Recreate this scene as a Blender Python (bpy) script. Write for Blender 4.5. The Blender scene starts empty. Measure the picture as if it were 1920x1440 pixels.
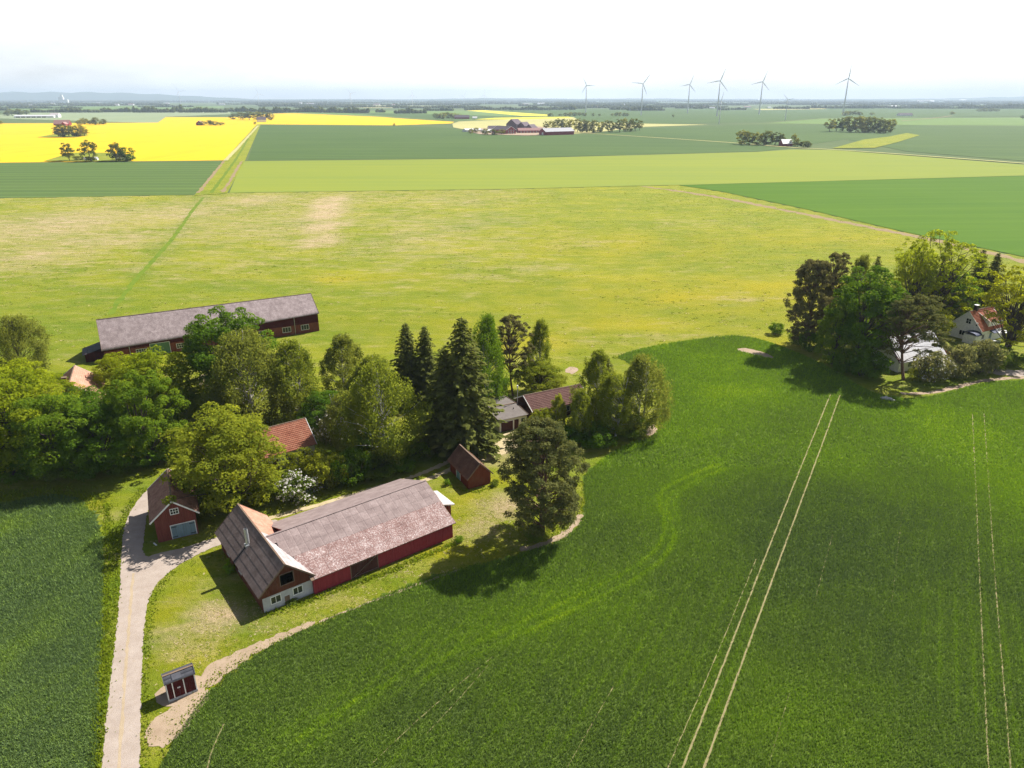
import bpy, bmesh, math, random
import numpy as np
from mathutils import Matrix, Vector

# ------------------------------------------------------------------ camera, sky, sun, exposure
SC = bpy.context.scene
COL = SC.collection
F, HY, CH = 1333.0, 184.0, 60.0          # focal length (px of a 1920 px frame), horizon row, flying height in metres
PITCH = math.atan((720 - HY) / F)
cp, sp = math.cos(PITCH), math.sin(PITCH)
cam = bpy.data.cameras.new('camera'); camo = bpy.data.objects.new('camera', cam); COL.objects.link(camo)
camo.location = (0, 0, CH); camo.rotation_euler = (math.pi / 2 - PITCH, 0, 0)
cam.sensor_width = 36; cam.lens = F / 1920 * 36; cam.clip_start = 1; cam.clip_end = 60000
SC.camera = camo
SUN_AZ, SUN_EL = math.radians(40), math.radians(47)      # azimuth from +X, anticlockwise
W = bpy.data.worlds.new('World'); SC.world = W; W.use_nodes = True
wn = W.node_tree; wn.nodes.clear()
sky = wn.nodes.new('ShaderNodeTexSky'); sky.sky_type = 'NISHITA'; sky.sun_disc = False
sky.sun_elevation = SUN_EL; sky.sun_rotation = math.pi / 2 - SUN_AZ
sky.air_density = 1.0; sky.dust_density = 1.5; sky.ozone_density = 1.0
tc = wn.nodes.new('ShaderNodeTexCoord')
mp = wn.nodes.new('ShaderNodeMapping'); mp.inputs['Scale'].default_value = (1, 1, 3.5)
nz = wn.nodes.new('ShaderNodeTexNoise'); nz.inputs['Scale'].default_value = 1.6; nz.inputs['Detail'].default_value = 7; nz.inputs['Roughness'].default_value = .55
rp = wn.nodes.new('ShaderNodeValToRGB'); rp.color_ramp.elements[0].position = .34; rp.color_ramp.elements[1].position = .62
rp.color_ramp.elements[0].color = (.3, .3, .3, 1); rp.color_ramp.elements[1].color = (1, 1, 1, 1)
mx = wn.nodes.new('ShaderNodeMix'); mx.data_type = 'RGBA'; mx.inputs['B'].default_value = (19.5, 20, 20.5, 1)   # thin bright cloud veil
bg = wn.nodes.new('ShaderNodeBackground'); bg.inputs['Strength'].default_value = .041
wo = wn.nodes.new('ShaderNodeOutputWorld')
L = wn.links.new
L(tc.outputs['Generated'], mp.inputs['Vector']); L(mp.outputs[0], nz.inputs['Vector']); L(nz.outputs['Fac'], rp.inputs['Fac'])
sx = wn.nodes.new('ShaderNodeSeparateXYZ'); L(tc.outputs['Generated'], sx.inputs[0])
el = wn.nodes.new('ShaderNodeMapRange'); el.interpolation_type = 'SMOOTHSTEP'; el.inputs['From Min'].default_value = .03; el.inputs['From Max'].default_value = .42; el.inputs['To Min'].default_value = 1; el.inputs['To Max'].default_value = .05   # the veil looks thicker the flatter one looks through it
L(sx.outputs['Z'], el.inputs['Value'])
ve = wn.nodes.new('ShaderNodeMath'); ve.operation = 'MULTIPLY'; L(rp.outputs['Color'], ve.inputs[0]); L(el.outputs[0], ve.inputs[1])
L(ve.outputs[0], mx.inputs['Factor']); L(sky.outputs[0], mx.inputs['A']); L(mx.outputs['Result'], bg.inputs['Color']); L(bg.outputs[0], wo.inputs['Surface'])
sl = bpy.data.lights.new('sun', 'SUN'); sl.energy = 4.9; sl.angle = math.radians(.53); sl.color = (1, .955, .88)
so = bpy.data.objects.new('sun', sl); COL.objects.link(so)
sd = Vector((math.cos(SUN_AZ) * math.cos(SUN_EL), math.sin(SUN_AZ) * math.cos(SUN_EL), math.sin(SUN_EL)))
so.rotation_euler = (-sd).to_track_quat('-Z', 'Y').to_euler(); so.location = (80, 60, 120)
SC.view_settings.view_transform = 'Standard'; SC.view_settings.look = 'None'
SC.view_settings.exposure = 0.98; SC.view_settings.gamma = 1
SC.render.engine = 'CYCLES'
SC.cycles.use_denoising = True; SC.cycles.denoising_prefilter = 'NONE'; SC.cycles.max_bounces = 6; SC.cycles.diffuse_bounces = 3
SC.cycles.transmission_bounces = 3; SC.cycles.volume_bounces = 0; SC.cycles.use_adaptive_sampling = False
SC.cycles.caustics_reflective = False; SC.cycles.caustics_refractive = False

# ------------------------------------------------------------------ surveying: rows and columns of the aerial picture to metres on the ground
def ray(u, v):
    x = (u - 960) / F; y = -(v - 720) / F
    return x, cp + y * sp, -sp + y * cp
def G(u, v, z=0.):
    d = ray(u, v); t = (z - CH) / d[2]
    return d[0] * t, d[1] * t
def zat(v, y):
    d = ray(960, v); return CH + d[2] * y / d[1]
def wpx(px, y):                           # metres across for px picture columns at ground distance y
    return px / F * math.hypot(y, CH * .8)
def S(r, g, b):                           # 8-bit colour to linear
    f = lambda c: (c / 255 / 12.92 if c <= 10 else ((c / 255 + .055) / 1.055) ** 2.4)
    return (f(r), f(g), f(b))

# ------------------------------------------------------------------ mesh helpers
def link(o, parent=None):
    COL.objects.link(o)
    if parent: o.parent = parent
    return o
def tag(o, label=None, cat=None, group=None, kind=None):
    if label: o['label'] = label
    if cat: o['category'] = cat
    if group: o['group'] = group
    if kind: o['kind'] = kind
    return o
def empty(name, loc, rz=0, label=None, cat=None, group=None):
    o = bpy.data.objects.new(name, None); o.location = loc; o.rotation_euler = (0, 0, rz); o.empty_display_size = .5
    link(o); return tag(o, label, cat, group)
def npmesh(name, V, Q, mat=None, attrs=None, smooth=False):
    """V (n,3); Q (m,k) faces of equal size k; attrs: name -> per-vertex floats"""
    me = bpy.data.meshes.new(name)
    V = np.ascontiguousarray(V, dtype=np.float32); Q = np.ascontiguousarray(Q, dtype=np.int32)
    m, k = Q.shape
    me.vertices.add(len(V)); me.vertices.foreach_set('co', V.ravel())
    me.loops.add(m * k); me.loops.foreach_set('vertex_index', Q.ravel())
    me.polygons.add(m); me.polygons.foreach_set('loop_start', np.arange(0, m * k, k, dtype=np.int32))
    if smooth: me.polygons.foreach_set('use_smooth', np.ones(m, dtype=bool))
    for a, d in (attrs or {}).items():
        at = me.attributes.new(a, 'FLOAT', 'POINT'); at.data.foreach_set('value', np.ascontiguousarray(d, dtype=np.float32))
    me.update(calc_edges=True); me.validate()
    if mat: me.materials.append(mat)
    return me
class MB:
    """collects boxes, quads and tubes into one mesh"""
    def __init__(s): s.v = []; s.f = []
    def add(s, vs, fs):
        n = len(s.v); s.v += [tuple(p) for p in vs]; s.f += [tuple(i + n for i in f) for f in fs]; return s
    def box(s, x0, x1, y0, y1, z0, z1):
        return s.add([(x0, y0, z0), (x1, y0, z0), (x1, y1, z0), (x0, y1, z0), (x0, y0, z1), (x1, y0, z1), (x1, y1, z1), (x0, y1, z1)],
                     [(0, 3, 2, 1), (4, 5, 6, 7), (0, 1, 5, 4), (1, 2, 6, 5), (2, 3, 7, 6), (3, 0, 4, 7)])
    def hexa(s, p):
        return s.add(p, [(0, 3, 2, 1), (4, 5, 6, 7), (0, 1, 5, 4), (1, 2, 6, 5), (2, 3, 7, 6), (3, 0, 4, 7)])
    def bar(s, a, b, w, h=None):
        a, b = Vector(a), Vector(b); d = (b - a).normalized(); h = h or w
        up = Vector((0, 0, 1)) if abs(d.z) < .95 else Vector((0, 1, 0))
        r = d.cross(up).normalized() * w / 2; u = r.cross(d).normalized() * h / 2
        return s.hexa([a - r - u, b - r - u, b + r - u, a + r - u, a - r + u, b - r + u, b + r + u, a + r + u])
    def tube(s, pts, radii, n=8, cap=True):
        pts = [Vector(p) for p in pts]; base = len(s.v)
        for i, p in enumerate(pts):
            d = (pts[min(i + 1, len(pts) - 1)] - pts[max(i - 1, 0)]).normalized()
            up = Vector((1, 0, 0)) if abs(d.x) < .8 else Vector((0, 1, 0))
            a = d.cross(up).normalized(); b = d.cross(a)
            for k in range(n):
                t = 2 * math.pi * k / n; s.v.append(tuple(p + (a * math.cos(t) + b * math.sin(t)) * radii[i]))
        for i in range(len(pts) - 1):
            for k in range(n):
                q = base + i * n; s.f.append((q + k, q + (k + 1) % n, q + n + (k + 1) % n, q + n + k))
        if cap: s.f.append(tuple(base + (len(pts) - 1) * n + k for k in range(n)))
        return s
    def mesh(s, name, mat=None, smooth=False):
        me = bpy.data.meshes.new(name); me.from_pydata(s.v, [], s.f); me.update()
        if smooth: me.polygons.foreach_set('use_smooth', [True] * len(me.polygons))
        if mat: me.materials.append(mat)
        return me
    def build(s, name, mat, parent=None, smooth=False):
        return link(bpy.data.objects.new(name, s.mesh(name, mat, smooth)), parent)
def sheet(name, poly, z, mat, kind='structure'):
    me = bpy.data.meshes.new(name); me.from_pydata([(x, y, z) for x, y in poly], [], [tuple(range(len(poly)))])
    bm = bmesh.new(); bm.from_mesh(me)
    for f in bm.faces:
        f.normal_update()
        if f.normal.z < 0: f.normal_flip()
    bmesh.ops.triangulate(bm, faces=bm.faces[:]); bm.to_mesh(me); bm.free()
    me.materials.append(mat); o = link(bpy.data.objects.new(name, me)); o['kind'] = kind
    return o
def PG(pts): return [G(u, v) for u, v in pts]
def chaikin(p, n=2, closed=True):
    p = [np.array(q, float) for q in p]
    for _ in range(n):
        o = []; m = len(p)
        if not closed: o.append(p[0])
        for i in range(m if closed else m - 1):
            a, b = p[i], p[(i + 1) % m]; o += [a * .75 + b * .25, a * .25 + b * .75]
        if not closed: o.append(p[-1])
        p = o
    return [tuple(q) for q in p]
def ragged(poly, step, amp, seed=0, closed=True):
    """resample a polyline and push its points in and out a little"""
    rg = random.Random(seed); o = []; m = len(poly)
    for i in range(m if closed else m - 1):
        a, b = np.array(poly[i]), np.array(poly[(i + 1) % m]); d = np.linalg.norm(b - a)
        if d < 1e-6: continue
        k = max(1, int(d / step)); nr = np.array((-(b - a)[1], (b - a)[0])) / d
        for j in range(k): o.append(tuple(a + (b - a) * j / k + nr * rg.gauss(0, amp)))
    if not closed: o.append(tuple(poly[-1]))
    return o
def ribbon(line, w, seed=0, amp=.08, step=.5):
    """closed outline of a strip of width w along a line"""
    l = chaikin(line, 2, False); a = []; b = []
    for i, p in enumerate(l):
        p = np.array(p); d = np.array(l[min(i + 1, len(l) - 1)]) - np.array(l[max(i - 1, 0)]); d = d / (np.linalg.norm(d) + 1e-9)
        nn = np.array((-d[1], d[0])) * w / 2; a.append(tuple(p + nn)); b.append(tuple(p - nn))
    return ragged(a, step, amp, seed, False) + ragged(b[::-1], step, amp, seed + 1, False)
def inside(P, poly):
    poly = np.asarray(poly); x, y = P[:, 0], P[:, 1]; r = np.zeros(len(P), bool); j = len(poly) - 1
    for i in range(len(poly)):
        xi, yi = poly[i]; xj, yj = poly[j]
        if yi != yj:
            r ^= ((yi > y) != (yj > y)) & (x < (xj - xi) * (y - yi) / (yj - yi) + xi)
        j = i
    return r
def dist_line(P, line):
    line = np.asarray(line); d = np.full(len(P), 1e9)
    for a, b in zip(line[:-1], line[1:]):
        ab = b - a; t = np.clip(((P - a) @ ab) / (ab @ ab + 1e-9), 0, 1)
        d = np.minimum(d, np.linalg.norm(P - (a + t[:, None] * ab), axis=1))
    return d
def vnoise(P, scale, seed=0):
    """smooth value noise 0..1 at points P (n,2)"""
    r = np.random.default_rng(seed).random((64, 64)); q = P / scale; i = np.floor(q).astype(int); f = q - i; f = f * f * (3 - 2 * f)
    g = lambda a, b: r[a % 64, b % 64]
    return (g(i[:, 0], i[:, 1]) * (1 - f[:, 0]) + g(i[:, 0] + 1, i[:, 1]) * f[:, 0]) * (1 - f[:, 1]) + \
           (g(i[:, 0], i[:, 1] + 1) * (1 - f[:, 0]) + g(i[:, 0] + 1, i[:, 1] + 1) * f[:, 0]) * f[:, 1]
def sstep(a, b, x):
    t = np.clip((x - a) / (b - a), 0, 1); return t * t * (3 - 2 * t)

# ------------------------------------------------------------------ materials
class NT:
    def __init__(s, name):
        s.m = bpy.data.materials.new(name); s.m.use_nodes = True; s.t = s.m.node_tree; s.t.nodes.clear()
        s.out = s.n('OutputMaterial')
    def n(s, t, **kw):
        nd = s.t.nodes.new('ShaderNode' + t)
        for k, v in kw.items(): setattr(nd, k, v)
        return nd
    def l(s, a, b): s.t.links.new(a, b)
    def coords(s, kind='world', scale=(1, 1, 1), rot=0):
        if kind == 'world': src = s.n('NewGeometry').outputs['Position']
        else: src = s.n('TexCoord').outputs['Object']
        mp = s.n('Mapping'); mp.inputs['Scale'].default_value = scale; mp.inputs['Rotation'].default_value = (0, 0, rot); s.l(src, mp.inputs[0]); return mp.outputs[0]
    def noise(s, vec, scale, detail=3, rough=.55, lo=.3, hi=.7):
        a = s.n('TexNoise'); a.inputs['Scale'].default_value = scale; a.inputs['Detail'].default_value = detail; a.inputs['Roughness'].default_value = rough
        s.l(vec, a.inputs['Vector']); r = s.n('MapRange'); r.inputs['From Min'].default_value = lo; r.inputs['From Max'].default_value = hi
        s.l(a.outputs['Fac'], r.inputs['Value']); return r.outputs['Result']
    def mix(s, f, a, b, mode='MIX'):
        x = s.n('Mix', data_type='RGBA', blend_type=mode)
        for sock, v in (('A', a), ('B', b)):
            if isinstance(v, tuple): x.inputs[sock].default_value = (*v, 1) if len(v) == 3 else v
            else: s.l(v, x.inputs[sock])
        if isinstance(f, (int, float)): x.inputs['Factor'].default_value = f
        else: s.l(f, x.inputs['Factor'])
        return x.outputs['Result']
    def math(s, op, a, b=0., clamp=False):
        x = s.n('Math', operation=op, use_clamp=clamp)
        for i, v in enumerate((a, b)):
            if isinstance(v, (int, float)): x.inputs[i].default_value = v
            else: s.l(v, x.inputs[i])
        return x.outputs[0]
    def attr(s, name): return s.n('Attribute', attribute_name=name).outputs['Fac']
    def ramp(s, f, stops):
        r = s.n('ValToRGB'); e = r.color_ramp.elements
        while len(e) < len(stops): e.new(.5)
        for el, (p, c) in zip(e, stops): el.position = p; el.color = (*c, 1)
        s.l(f, r.inputs['Fac']); return r.outputs['Color']
    def surf(s, col, rough=.9, bump=None, bstr=.5, bdist=.05, spec=.3, metal=0):
        b = s.n('BsdfPrincipled')
        if isinstance(col, tuple): b.inputs['Base Color'].default_value = (*col, 1)
        else: s.l(col, b.inputs['Base Color'])
        if isinstance(rough, (int, float)): b.inputs['Roughness'].default_value = rough
        else: s.l(rough, b.inputs['Roughness'])
        b.inputs['Specular IOR Level'].default_value = spec; b.inputs['Metallic'].default_value = metal
        if bump is not None:
            k = s.n('Bump'); k.inputs['Strength'].default_value = bstr; k.inputs['Distance'].default_value = bdist; s.l(bump, k.inputs['Height']); s.l(k.outputs[0], b.inputs['Normal'])
        s.l(b.outputs[0], s.out.inputs['Surface']); return s.m
def plain(name, c, rough=.7, var=.25, scale=3, spec=.3, metal=0, coord='obj'):
    t = NT(name); v = t.coords(coord); f = t.noise(v, scale, 4)
    return t.surf(t.mix(f, tuple(x * (1 - var) for x in c), tuple(min(1, x * (1 + var)) for x in c)), rough, spec=spec, metal=metal)
def leafmat(name, dark, light, trans=.45, spot=None):
    """foliage: leaf-to-leaf and tree-to-tree colour differences, light shining through the blades"""
    t = NT(name); a = t.attr('tint'); oi = t.n('ObjectInfo').outputs['Random']
    f = t.math('ADD', t.math('MULTIPLY', a, .75), t.math('MULTIPLY', oi, .25))
    c = t.mix(f, dark, light)
    d = t.n('BsdfDiffuse'); tr = t.n('BsdfTranslucent'); mxs = t.n('MixShader'); mxs.inputs[0].default_value = trans
    t.l(c, d.inputs['Color'])
    c2 = t.mix(.5, c, (light[0] * 1.25, light[1] * 1.2, light[2] * .6)); t.l(c2, tr.inputs['Color'])
    t.l(d.outputs[0], mxs.inputs[1]); t.l(tr.outputs[0], mxs.inputs[2]); t.l(mxs.outputs[0], t.out.inputs['Surface'])
    return t.m
def cropmat(name, cols, fine=8., blade=False, rows=None, soil=None, trans=.3):
    """crop stand: 'tint' carries how thin and yellow the stand is"""
    t = NT(name); a = t.attr('tint'); v = t.coords('world')
    n2 = t.noise(v, fine, 2, .7, .25, .75)
    f = t.math('ADD', t.math('MULTIPLY', a, .85), t.math('MULTIPLY', t.math('SUBTRACT', n2, .5), .35), True)
    c = t.ramp(f, cols)
    if blade:
        d = t.n('BsdfDiffuse'); tr = t.n('BsdfTranslucent'); mxs = t.n('MixShader'); mxs.inputs[0].default_value = trans
        t.l(c, d.inputs['Color']); t.l(c, tr.inputs['Color']); t.l(d.outputs[0], mxs.inputs[1]); t.l(tr.outputs[0], mxs.inputs[2]); t.l(mxs.outputs[0], t.out.inputs['Surface']); return t.m
    return t.surf(c, .95, n2, .8, .15, .1)
def fieldmat(name, c1, c2, rot=0, row=.35, lines=.15, big=.012, tram=0, ang=0., tc=None):
    """distant crop: soft cloudy patches and faint drilling lines"""
    t = NT(name); v = t.coords('world'); vr = t.coords('world', (.05, 1, 1) if abs(ang) < .8 else (1, .05, 1), 0)
    f = t.noise(v, big, 4, .6); g = t.noise(vr, row, 2, .5)
    f2 = t.math('ADD', t.math('MULTIPLY', f, 1 - lines * 2), t.math('MULTIPLY', g, lines * 2))
    h = t.noise(v, 1.3, 2, .7)
    c = t.mix(t.math('ADD', t.math('MULTIPLY', f2, .8), t.math('MULTIPLY', h, .2)), c1, c2)
    if tram:                                # paired wheel lines every `tram` metres
        xyz = t.n('SeparateXYZ'); t.l(t.coords('world'), xyz.inputs[0]); q = t.math('ADD', t.math('MULTIPLY', xyz.outputs['Y'], math.cos(ang) / tram), t.math('MULTIPLY', xyz.outputs['X'], -math.sin(ang) / tram)); fr = t.math('FRACT', q)
        a = t.math('ADD', t.math('COMPARE', fr, .5), t.math('COMPARE', fr, .5 + 2. / tram))
        for nd in t.t.nodes:
            if nd.type == 'MATH' and nd.operation == 'COMPARE': nd.inputs[2].default_value = .45 / tram
        c = t.mix(t.math('MULTIPLY', a, .55, True), c, tc or tuple(x * 1.9 for x in c2))
    return t.surf(c, .95, spec=.1)

# ------------------------------------------------------------------ ground, fields, roads
def grassmat(name):
    t = NT(name); v = t.coords('world'); vs = t.coords('world', (.35, 1, 1), .25)
    dry, lush, gold = t.attr('dry'), t.attr('lush'), t.attr('gold')
    vq = t.coords('world', (.45, 1, 1), .12)
    n1 = t.noise(v, .022, 4, .6); n2 = t.noise(vq, .10, 7, .7); n3 = t.noise(v, 1.3, 6, .78, .25, .75); n4 = t.noise(v, 6, 3, .75, .25, .75); n5 = t.noise(v, .045, 6, .66); n6 = t.noise(vq, .28, 6, .75)
    c = t.mix(n1, (.185, .220, .010), (.335, .310, .012))
    c = t.mix(t.math('MULTIPLY', n2, .75), c, (.098, .165, .010))
    c = t.mix(t.math('MULTIPLY', t.math('SUBTRACT', n6, .42, True), 1.5, True), c, (.32, .30, .06))
    c = t.mix(t.math('MULTIPLY', gold, t.math('ADD', .15, t.math('MULTIPLY', n5, .85))), c, (.38, .30, .008))
    c = t.mix(t.math('MULTIPLY', lush, t.math('ADD', .5, t.math('MULTIPLY', n2, .5)), True), c, t.mix(n3, (.065, .130, .008), (.140, .220, .010)))
    d = t.math('ADD', t.math('MULTIPLY', dry, 1.45), t.math('MULTIPLY', t.math('SUBTRACT', t.noise(vq, .16, 7, .78), .70), 1.1)); d = t.math('MULTIPLY', d, t.math('ADD', .3, t.math('MULTIPLY', n6, .9)), True)
    c = t.mix(d, c, t.mix(n4, (.36, .25, .14), (.54, .42, .27)))
    c = t.mix(t.math('MULTIPLY', t.math('SUBTRACT', n3, .5, True), .8), c, (.05, .085, .010))
    return t.surf(c, .95, t.math('ADD', n3, t.math('MULTIPLY', n4, .6)), .9, .22, .1)
M_GRASS = grassmat('grass_sward')
def rowsmat(*a, **k): return fieldmat(*a, **k)
M_LUSH = fieldmat('lush_ditch_grass', (.080, .140, .010), (.155, .205, .014), 0, .3, .2, .15)
M_BASE = fieldmat('far_farmland', (.045, .085, .03), (.14, .17, .055), 0, .05, .1, .0016)
M_DARK = fieldmat('dark_crop', (.046, .086, .022), (.080, .126, .030), .12, .05, .3, .006, 24, .12)
M_DARK2 = fieldmat('dark_crop_left', (.056, .098, .026), (.090, .140, .032), 1.45, .06, .35, .012, 20, .04)
M_LIGHT = fieldmat('light_crop', (.165, .215, .036), (.225, .250, .026), 1.5, .06, .3, .006, 24, -.04, (.15, .21, .03))
M_BRIGHT = fieldmat('bright_crop', (.048, .114, .002), (.076, .150, .003), 1.45, .06, .3, .012, 24, .10, (.085, .165, .008))
M_RAPE = fieldmat('rapeseed_flower', (.58, .355, .003), (.76, .48, .003), .5, .05, .25, .012, 28, 1.25, (.45, .34, .01))
M_RAPE2 = fieldmat('far_rapeseed', (.55, .46, .03), (.66, .57, .05), .5, .05, .2, .01)
M_PALE = fieldmat('pale_grey_crop', (.19, .24, .13), (.25, .29, .16), .2, .05, .2, .004)
M_TAN = fieldmat('pale_stubble', (.34, .33, .12), (.44, .40, .17), .2, .05, .2, .004)
M_MIDG = fieldmat('mid_green_crop', (.10, .17, .04), (.15, .22, .055), .2, .05, .2, .004)
def gravelmat(name, c1, c2, c3):
    t = NT(name); v = t.coords('world'); a = t.noise(v, .6, 4, .6); b = t.noise(v, 14, 3, .75, .2, .8); e = t.noise(v, 3, 3, .7)
    c = t.mix(a, c1, c2); c = t.mix(t.math('MULTIPLY', b, .3), c, c3); c = t.mix(t.math('MULTIPLY', t.math('SUBTRACT', e, .5, True), .5), c, (.28, .20, .11))
    return t.surf(c, .95, b, .6, .06, .1)
M_GRAVEL = gravelmat('pale_gravel', (.33, .27, .23), (.42, .355, .31), (.24, .19, .15))
M_SOIL = gravelmat('dry_soil', (.32, .235, .165), (.42, .32, .235), (.18, .135, .07))
M_SAND = gravelmat('worn_track', (.42, .335, .20), (.52, .43, .275), (.27, .23, .10))
M_TRACK = gravelmat('bare_wheel_track', (.235, .20, .10), (.31, .26, .14), (.15, .15, .05))
M_CROWN = gravelmat('road_crown_grit', (.36, .28, .19), (.44, .35, .25), (.24, .19, .10))
M_BROWN = gravelmat('brown_track', (.23, .16, .09), (.31, .23, .13), (.15, .14, .04))

BIG = 21500
sheet('ground', [(-BIG, -400), (BIG, -400), (BIG, BIG), (-BIG, BIG)], -.06, M_BASE)
_z = [.02]
def field(name, pts, mat, ext=0):
    _z[0] += .025; return sheet(name, PG(pts), _z[0], mat)
field('field', [(-900, 236), (0, 222), (295, 231), (312, 219), (432, 214), (432, 208), (135, 207), (0, 215), (-900, 222)], M_PALE)
field('field', [(-900, 238), (0, 231.5), (296, 230), (311, 219.5), (430, 220), (514, 213), (592, 211), (640, 213.5), (750, 222), (852, 228.5), (846, 231.5), (740, 235), (484, 233), (430, 300.5), (0, 305), (-900, 312)], M_RAPE)
field('field', [(-900, 314), (0, 306), (417, 302.5), (364, 365.5), (0, 371.5), (-900, 384)], M_DARK2)
field('field', [(487, 234.5), (740, 236), (845, 240), (900, 251), (985, 255), (1075, 253), (1110, 251.5), (1200, 257), (1385, 269), (1480, 278.5), (1420, 284), (960, 296.5), (465, 300.5)], M_DARK)
field('field', [(455, 302.5), (960, 297.5), (1420, 285), (1482, 280.5), (1560, 281), (1920, 309), (2300, 338), (2300, 318), (1920, 329.5), (1280, 347), (1200, 348.5), (960, 354.5), (430, 362)], M_LIGHT)
field('field', [(1272, 347.5), (1920, 330), (2700, 309), (2700, 690), (1920, 482), (1700, 436), (1500, 390), (1350, 359)], M_BRIGHT)
field('field', [(1112, 250), (1205, 240), (1330, 236.5), (1440, 233), (1550, 233.5), (1740, 235), (1700, 247), (1560, 265), (1490, 275), (1385, 268), (1200, 256)], M_DARK)
field('field', [(1590, 262), (1640, 248), (1740, 236.5), (1920, 237), (2600, 240), (2600, 350), (1920, 302), (1700, 284)], M_DARK)
field('field', [(1205, 238.8), (1330, 235), (1440, 231), (1540, 222.5), (1920, 220.5), (2600, 222), (2600, 238), (1920, 235.8), (1740, 235), (1440, 231.5)], M_MIDG)
field('field', [(955, 206), (1400, 203), (2600, 200), (2600, 218), (1920, 218.5), (1545, 221), (1430, 229.5), (1230, 232), (1090, 228), (900, 217)], M_DARK)
field('field', [(848, 232), (860, 228), (930, 225), (1075, 219.5), (1090, 228.5), (1215, 232), (1330, 234), (1210, 238), (1110, 249), (1075, 251), (985, 252), (900, 249), (850, 239)], M_TAN)
field('field', [(870, 207.5), (905, 206.5), (1028, 215), (1026, 218), (980, 217.5)], M_RAPE2)
field('field', [(890, 224.3), (925, 221), (1065, 219), (1075, 221), (985, 224)], M_RAPE2)
field('field', [(520, 211), (640, 208), (870, 207), (975, 217), (930, 221), (852, 227), (755, 221)], M_MIDG)
field('field', [(640, 211.5), (740, 213), (870, 215.5), (960, 219), (900, 222), (850, 226.5), (752, 220)], M_DARK)
field('field', [(1410, 204.5), (1545, 202.5), (1550, 204.5), (1430, 206.5)], M_TAN)
field('field', [(1740, 199), (2200, 197), (2200, 201), (1745, 203)], M_MIDG)
field('field', [(-500, 203), (140, 199), (420, 199.5), (420, 203), (140, 206), (-500, 210)], M_MIDG)
field('field', [(560, 198.5), (720, 198), (900, 199), (890, 201.5), (700, 202.5)], M_TAN)
field('field', [(980, 196), (1200, 195.5), (1330, 197), (1180, 199.5)], M_MIDG)
# road that crosses the plain, and its branches
_z[0] += .05
for i, (ln, w) in enumerate([([(1090, 249.5), (1200, 256.5), (1385, 268.7), (1490, 278), (1560, 280.6), (1700, 290.5), (1920, 307), (2300, 336)], 6.5),
                             ([(1690, 227), (1750, 222), (1785, 217)], 8), ([(484, 236), (455, 268), (423, 302)], 4.5)]):
    sheet('farm_road', ribbon(PG(ln), w, i, .3, 12), _z[0], M_TAN if i != 1 else M_BROWN)
# grass verge and drain between the two blocks of fields
sheet('grass_verge', PG([(364, 367), (426, 362.6), (460, 300), (489, 233.5), (482, 233), (419, 301)]), .18, M_GRASS)
for i, ln in enumerate([[(421, 301), (372, 362)], [(453, 303), (418, 361)]]):
    sheet('worn_strip', ribbon(PG(ln), 2.2, 20 + i, .5, 5), .21, M_BROWN)
sheet('ditch', ribbon(PG([(476, 240), (450, 288), (424, 325), (396, 362)]), 2.4, 24, .3, 6), .21, M_LUSH)
sheet('worn_strip', PG([(1560, 279), (1620, 262), (1665, 257), (1700, 250), (1725, 254), (1680, 268), (1640, 278)]), _z[0] + .03, M_GRASS)
sheet('worn_strip', ribbon(PG([(1204, 349.5), (1330, 366), (1500, 400), (1640, 428), (1760, 452), (1870, 478), (1990, 507)]), 5.5, 5, .9, 3), .02, M_BROWN)
sheet('farmyard', PG([(82, 303), (95, 299), (120, 291), (130, 287), (200, 287), (248, 292), (256, 296), (240, 303)]), _z[0], M_GRASS)
sheet('copse_floor', PG([(70, 258), (100, 252), (108, 250), (160, 250), (166, 254), (140, 258)]), _z[0], M_GRASS)
sheet('farmyard', PG([(872, 246), (900, 241), (1000, 236), (1030, 240), (1080, 246), (1070, 252.5), (985, 254.5), (900, 252)]), _z[0] + .03, M_SOIL)

# --- the grassland round the farm: near lawn and the big meadow behind it
def blobs(P, lst):
    o = np.zeros(len(P))
    for u, v, rx, ry, s in lst:
        c = np.array(G(u, v)); q = (P - c) / np.array((rx, ry)); o = np.maximum(o, s * np.exp(-(q ** 2).sum(1)))
    return o
DRY = [(620, 376, 15, 34, .95), (614, 387, 14, 34, 1.0), (610, 402, 15, 32, 1.0), (604, 425, 13, 28, .95), (600, 452, 13, 22, .85), (640, 420, 10, 14, .7), (120, 420, 55, 80, .7), (330, 400, 45, 50, .62), (60, 480, 35, 40, .6), (480, 375, 30, 40, .7), (200, 450, 40, 30, .6), (850, 365, 40, 30, .32), (700, 470, 45, 20, .3),
       (1000, 500, 20, 12, .35), (880, 520, 25, 10, .32), (1380, 560, 16, 7, .42), (1150, 640, 12, 5, .3), (1270, 630, 22, 4, .3), (1100, 455, 30, 15, .3), (1300, 420, 35, 25, .25),
       (400, 1160, 4.2, 3.6, .95), (335, 1195, 5, 5, .55), (355, 1120, 4, 3, .25), (940, 950, 4, 5, .8), (900, 990, 4.5, 4, .65), (860, 1010, 3, 3, .35), (925, 855, 7, 4.5, .7), (900, 830, 5, 3, .4),
       (780, 1075, 7, 1.2, .3), (660, 1120, 6, 1, .35), (255, 945, 2, 3, .3), (185, 920, 3, 2, .3), (500, 1175, 3, 1.5, .35), (1860, 690, 10, 4, .4), (1750, 640, 6, 6, .4)]
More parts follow.
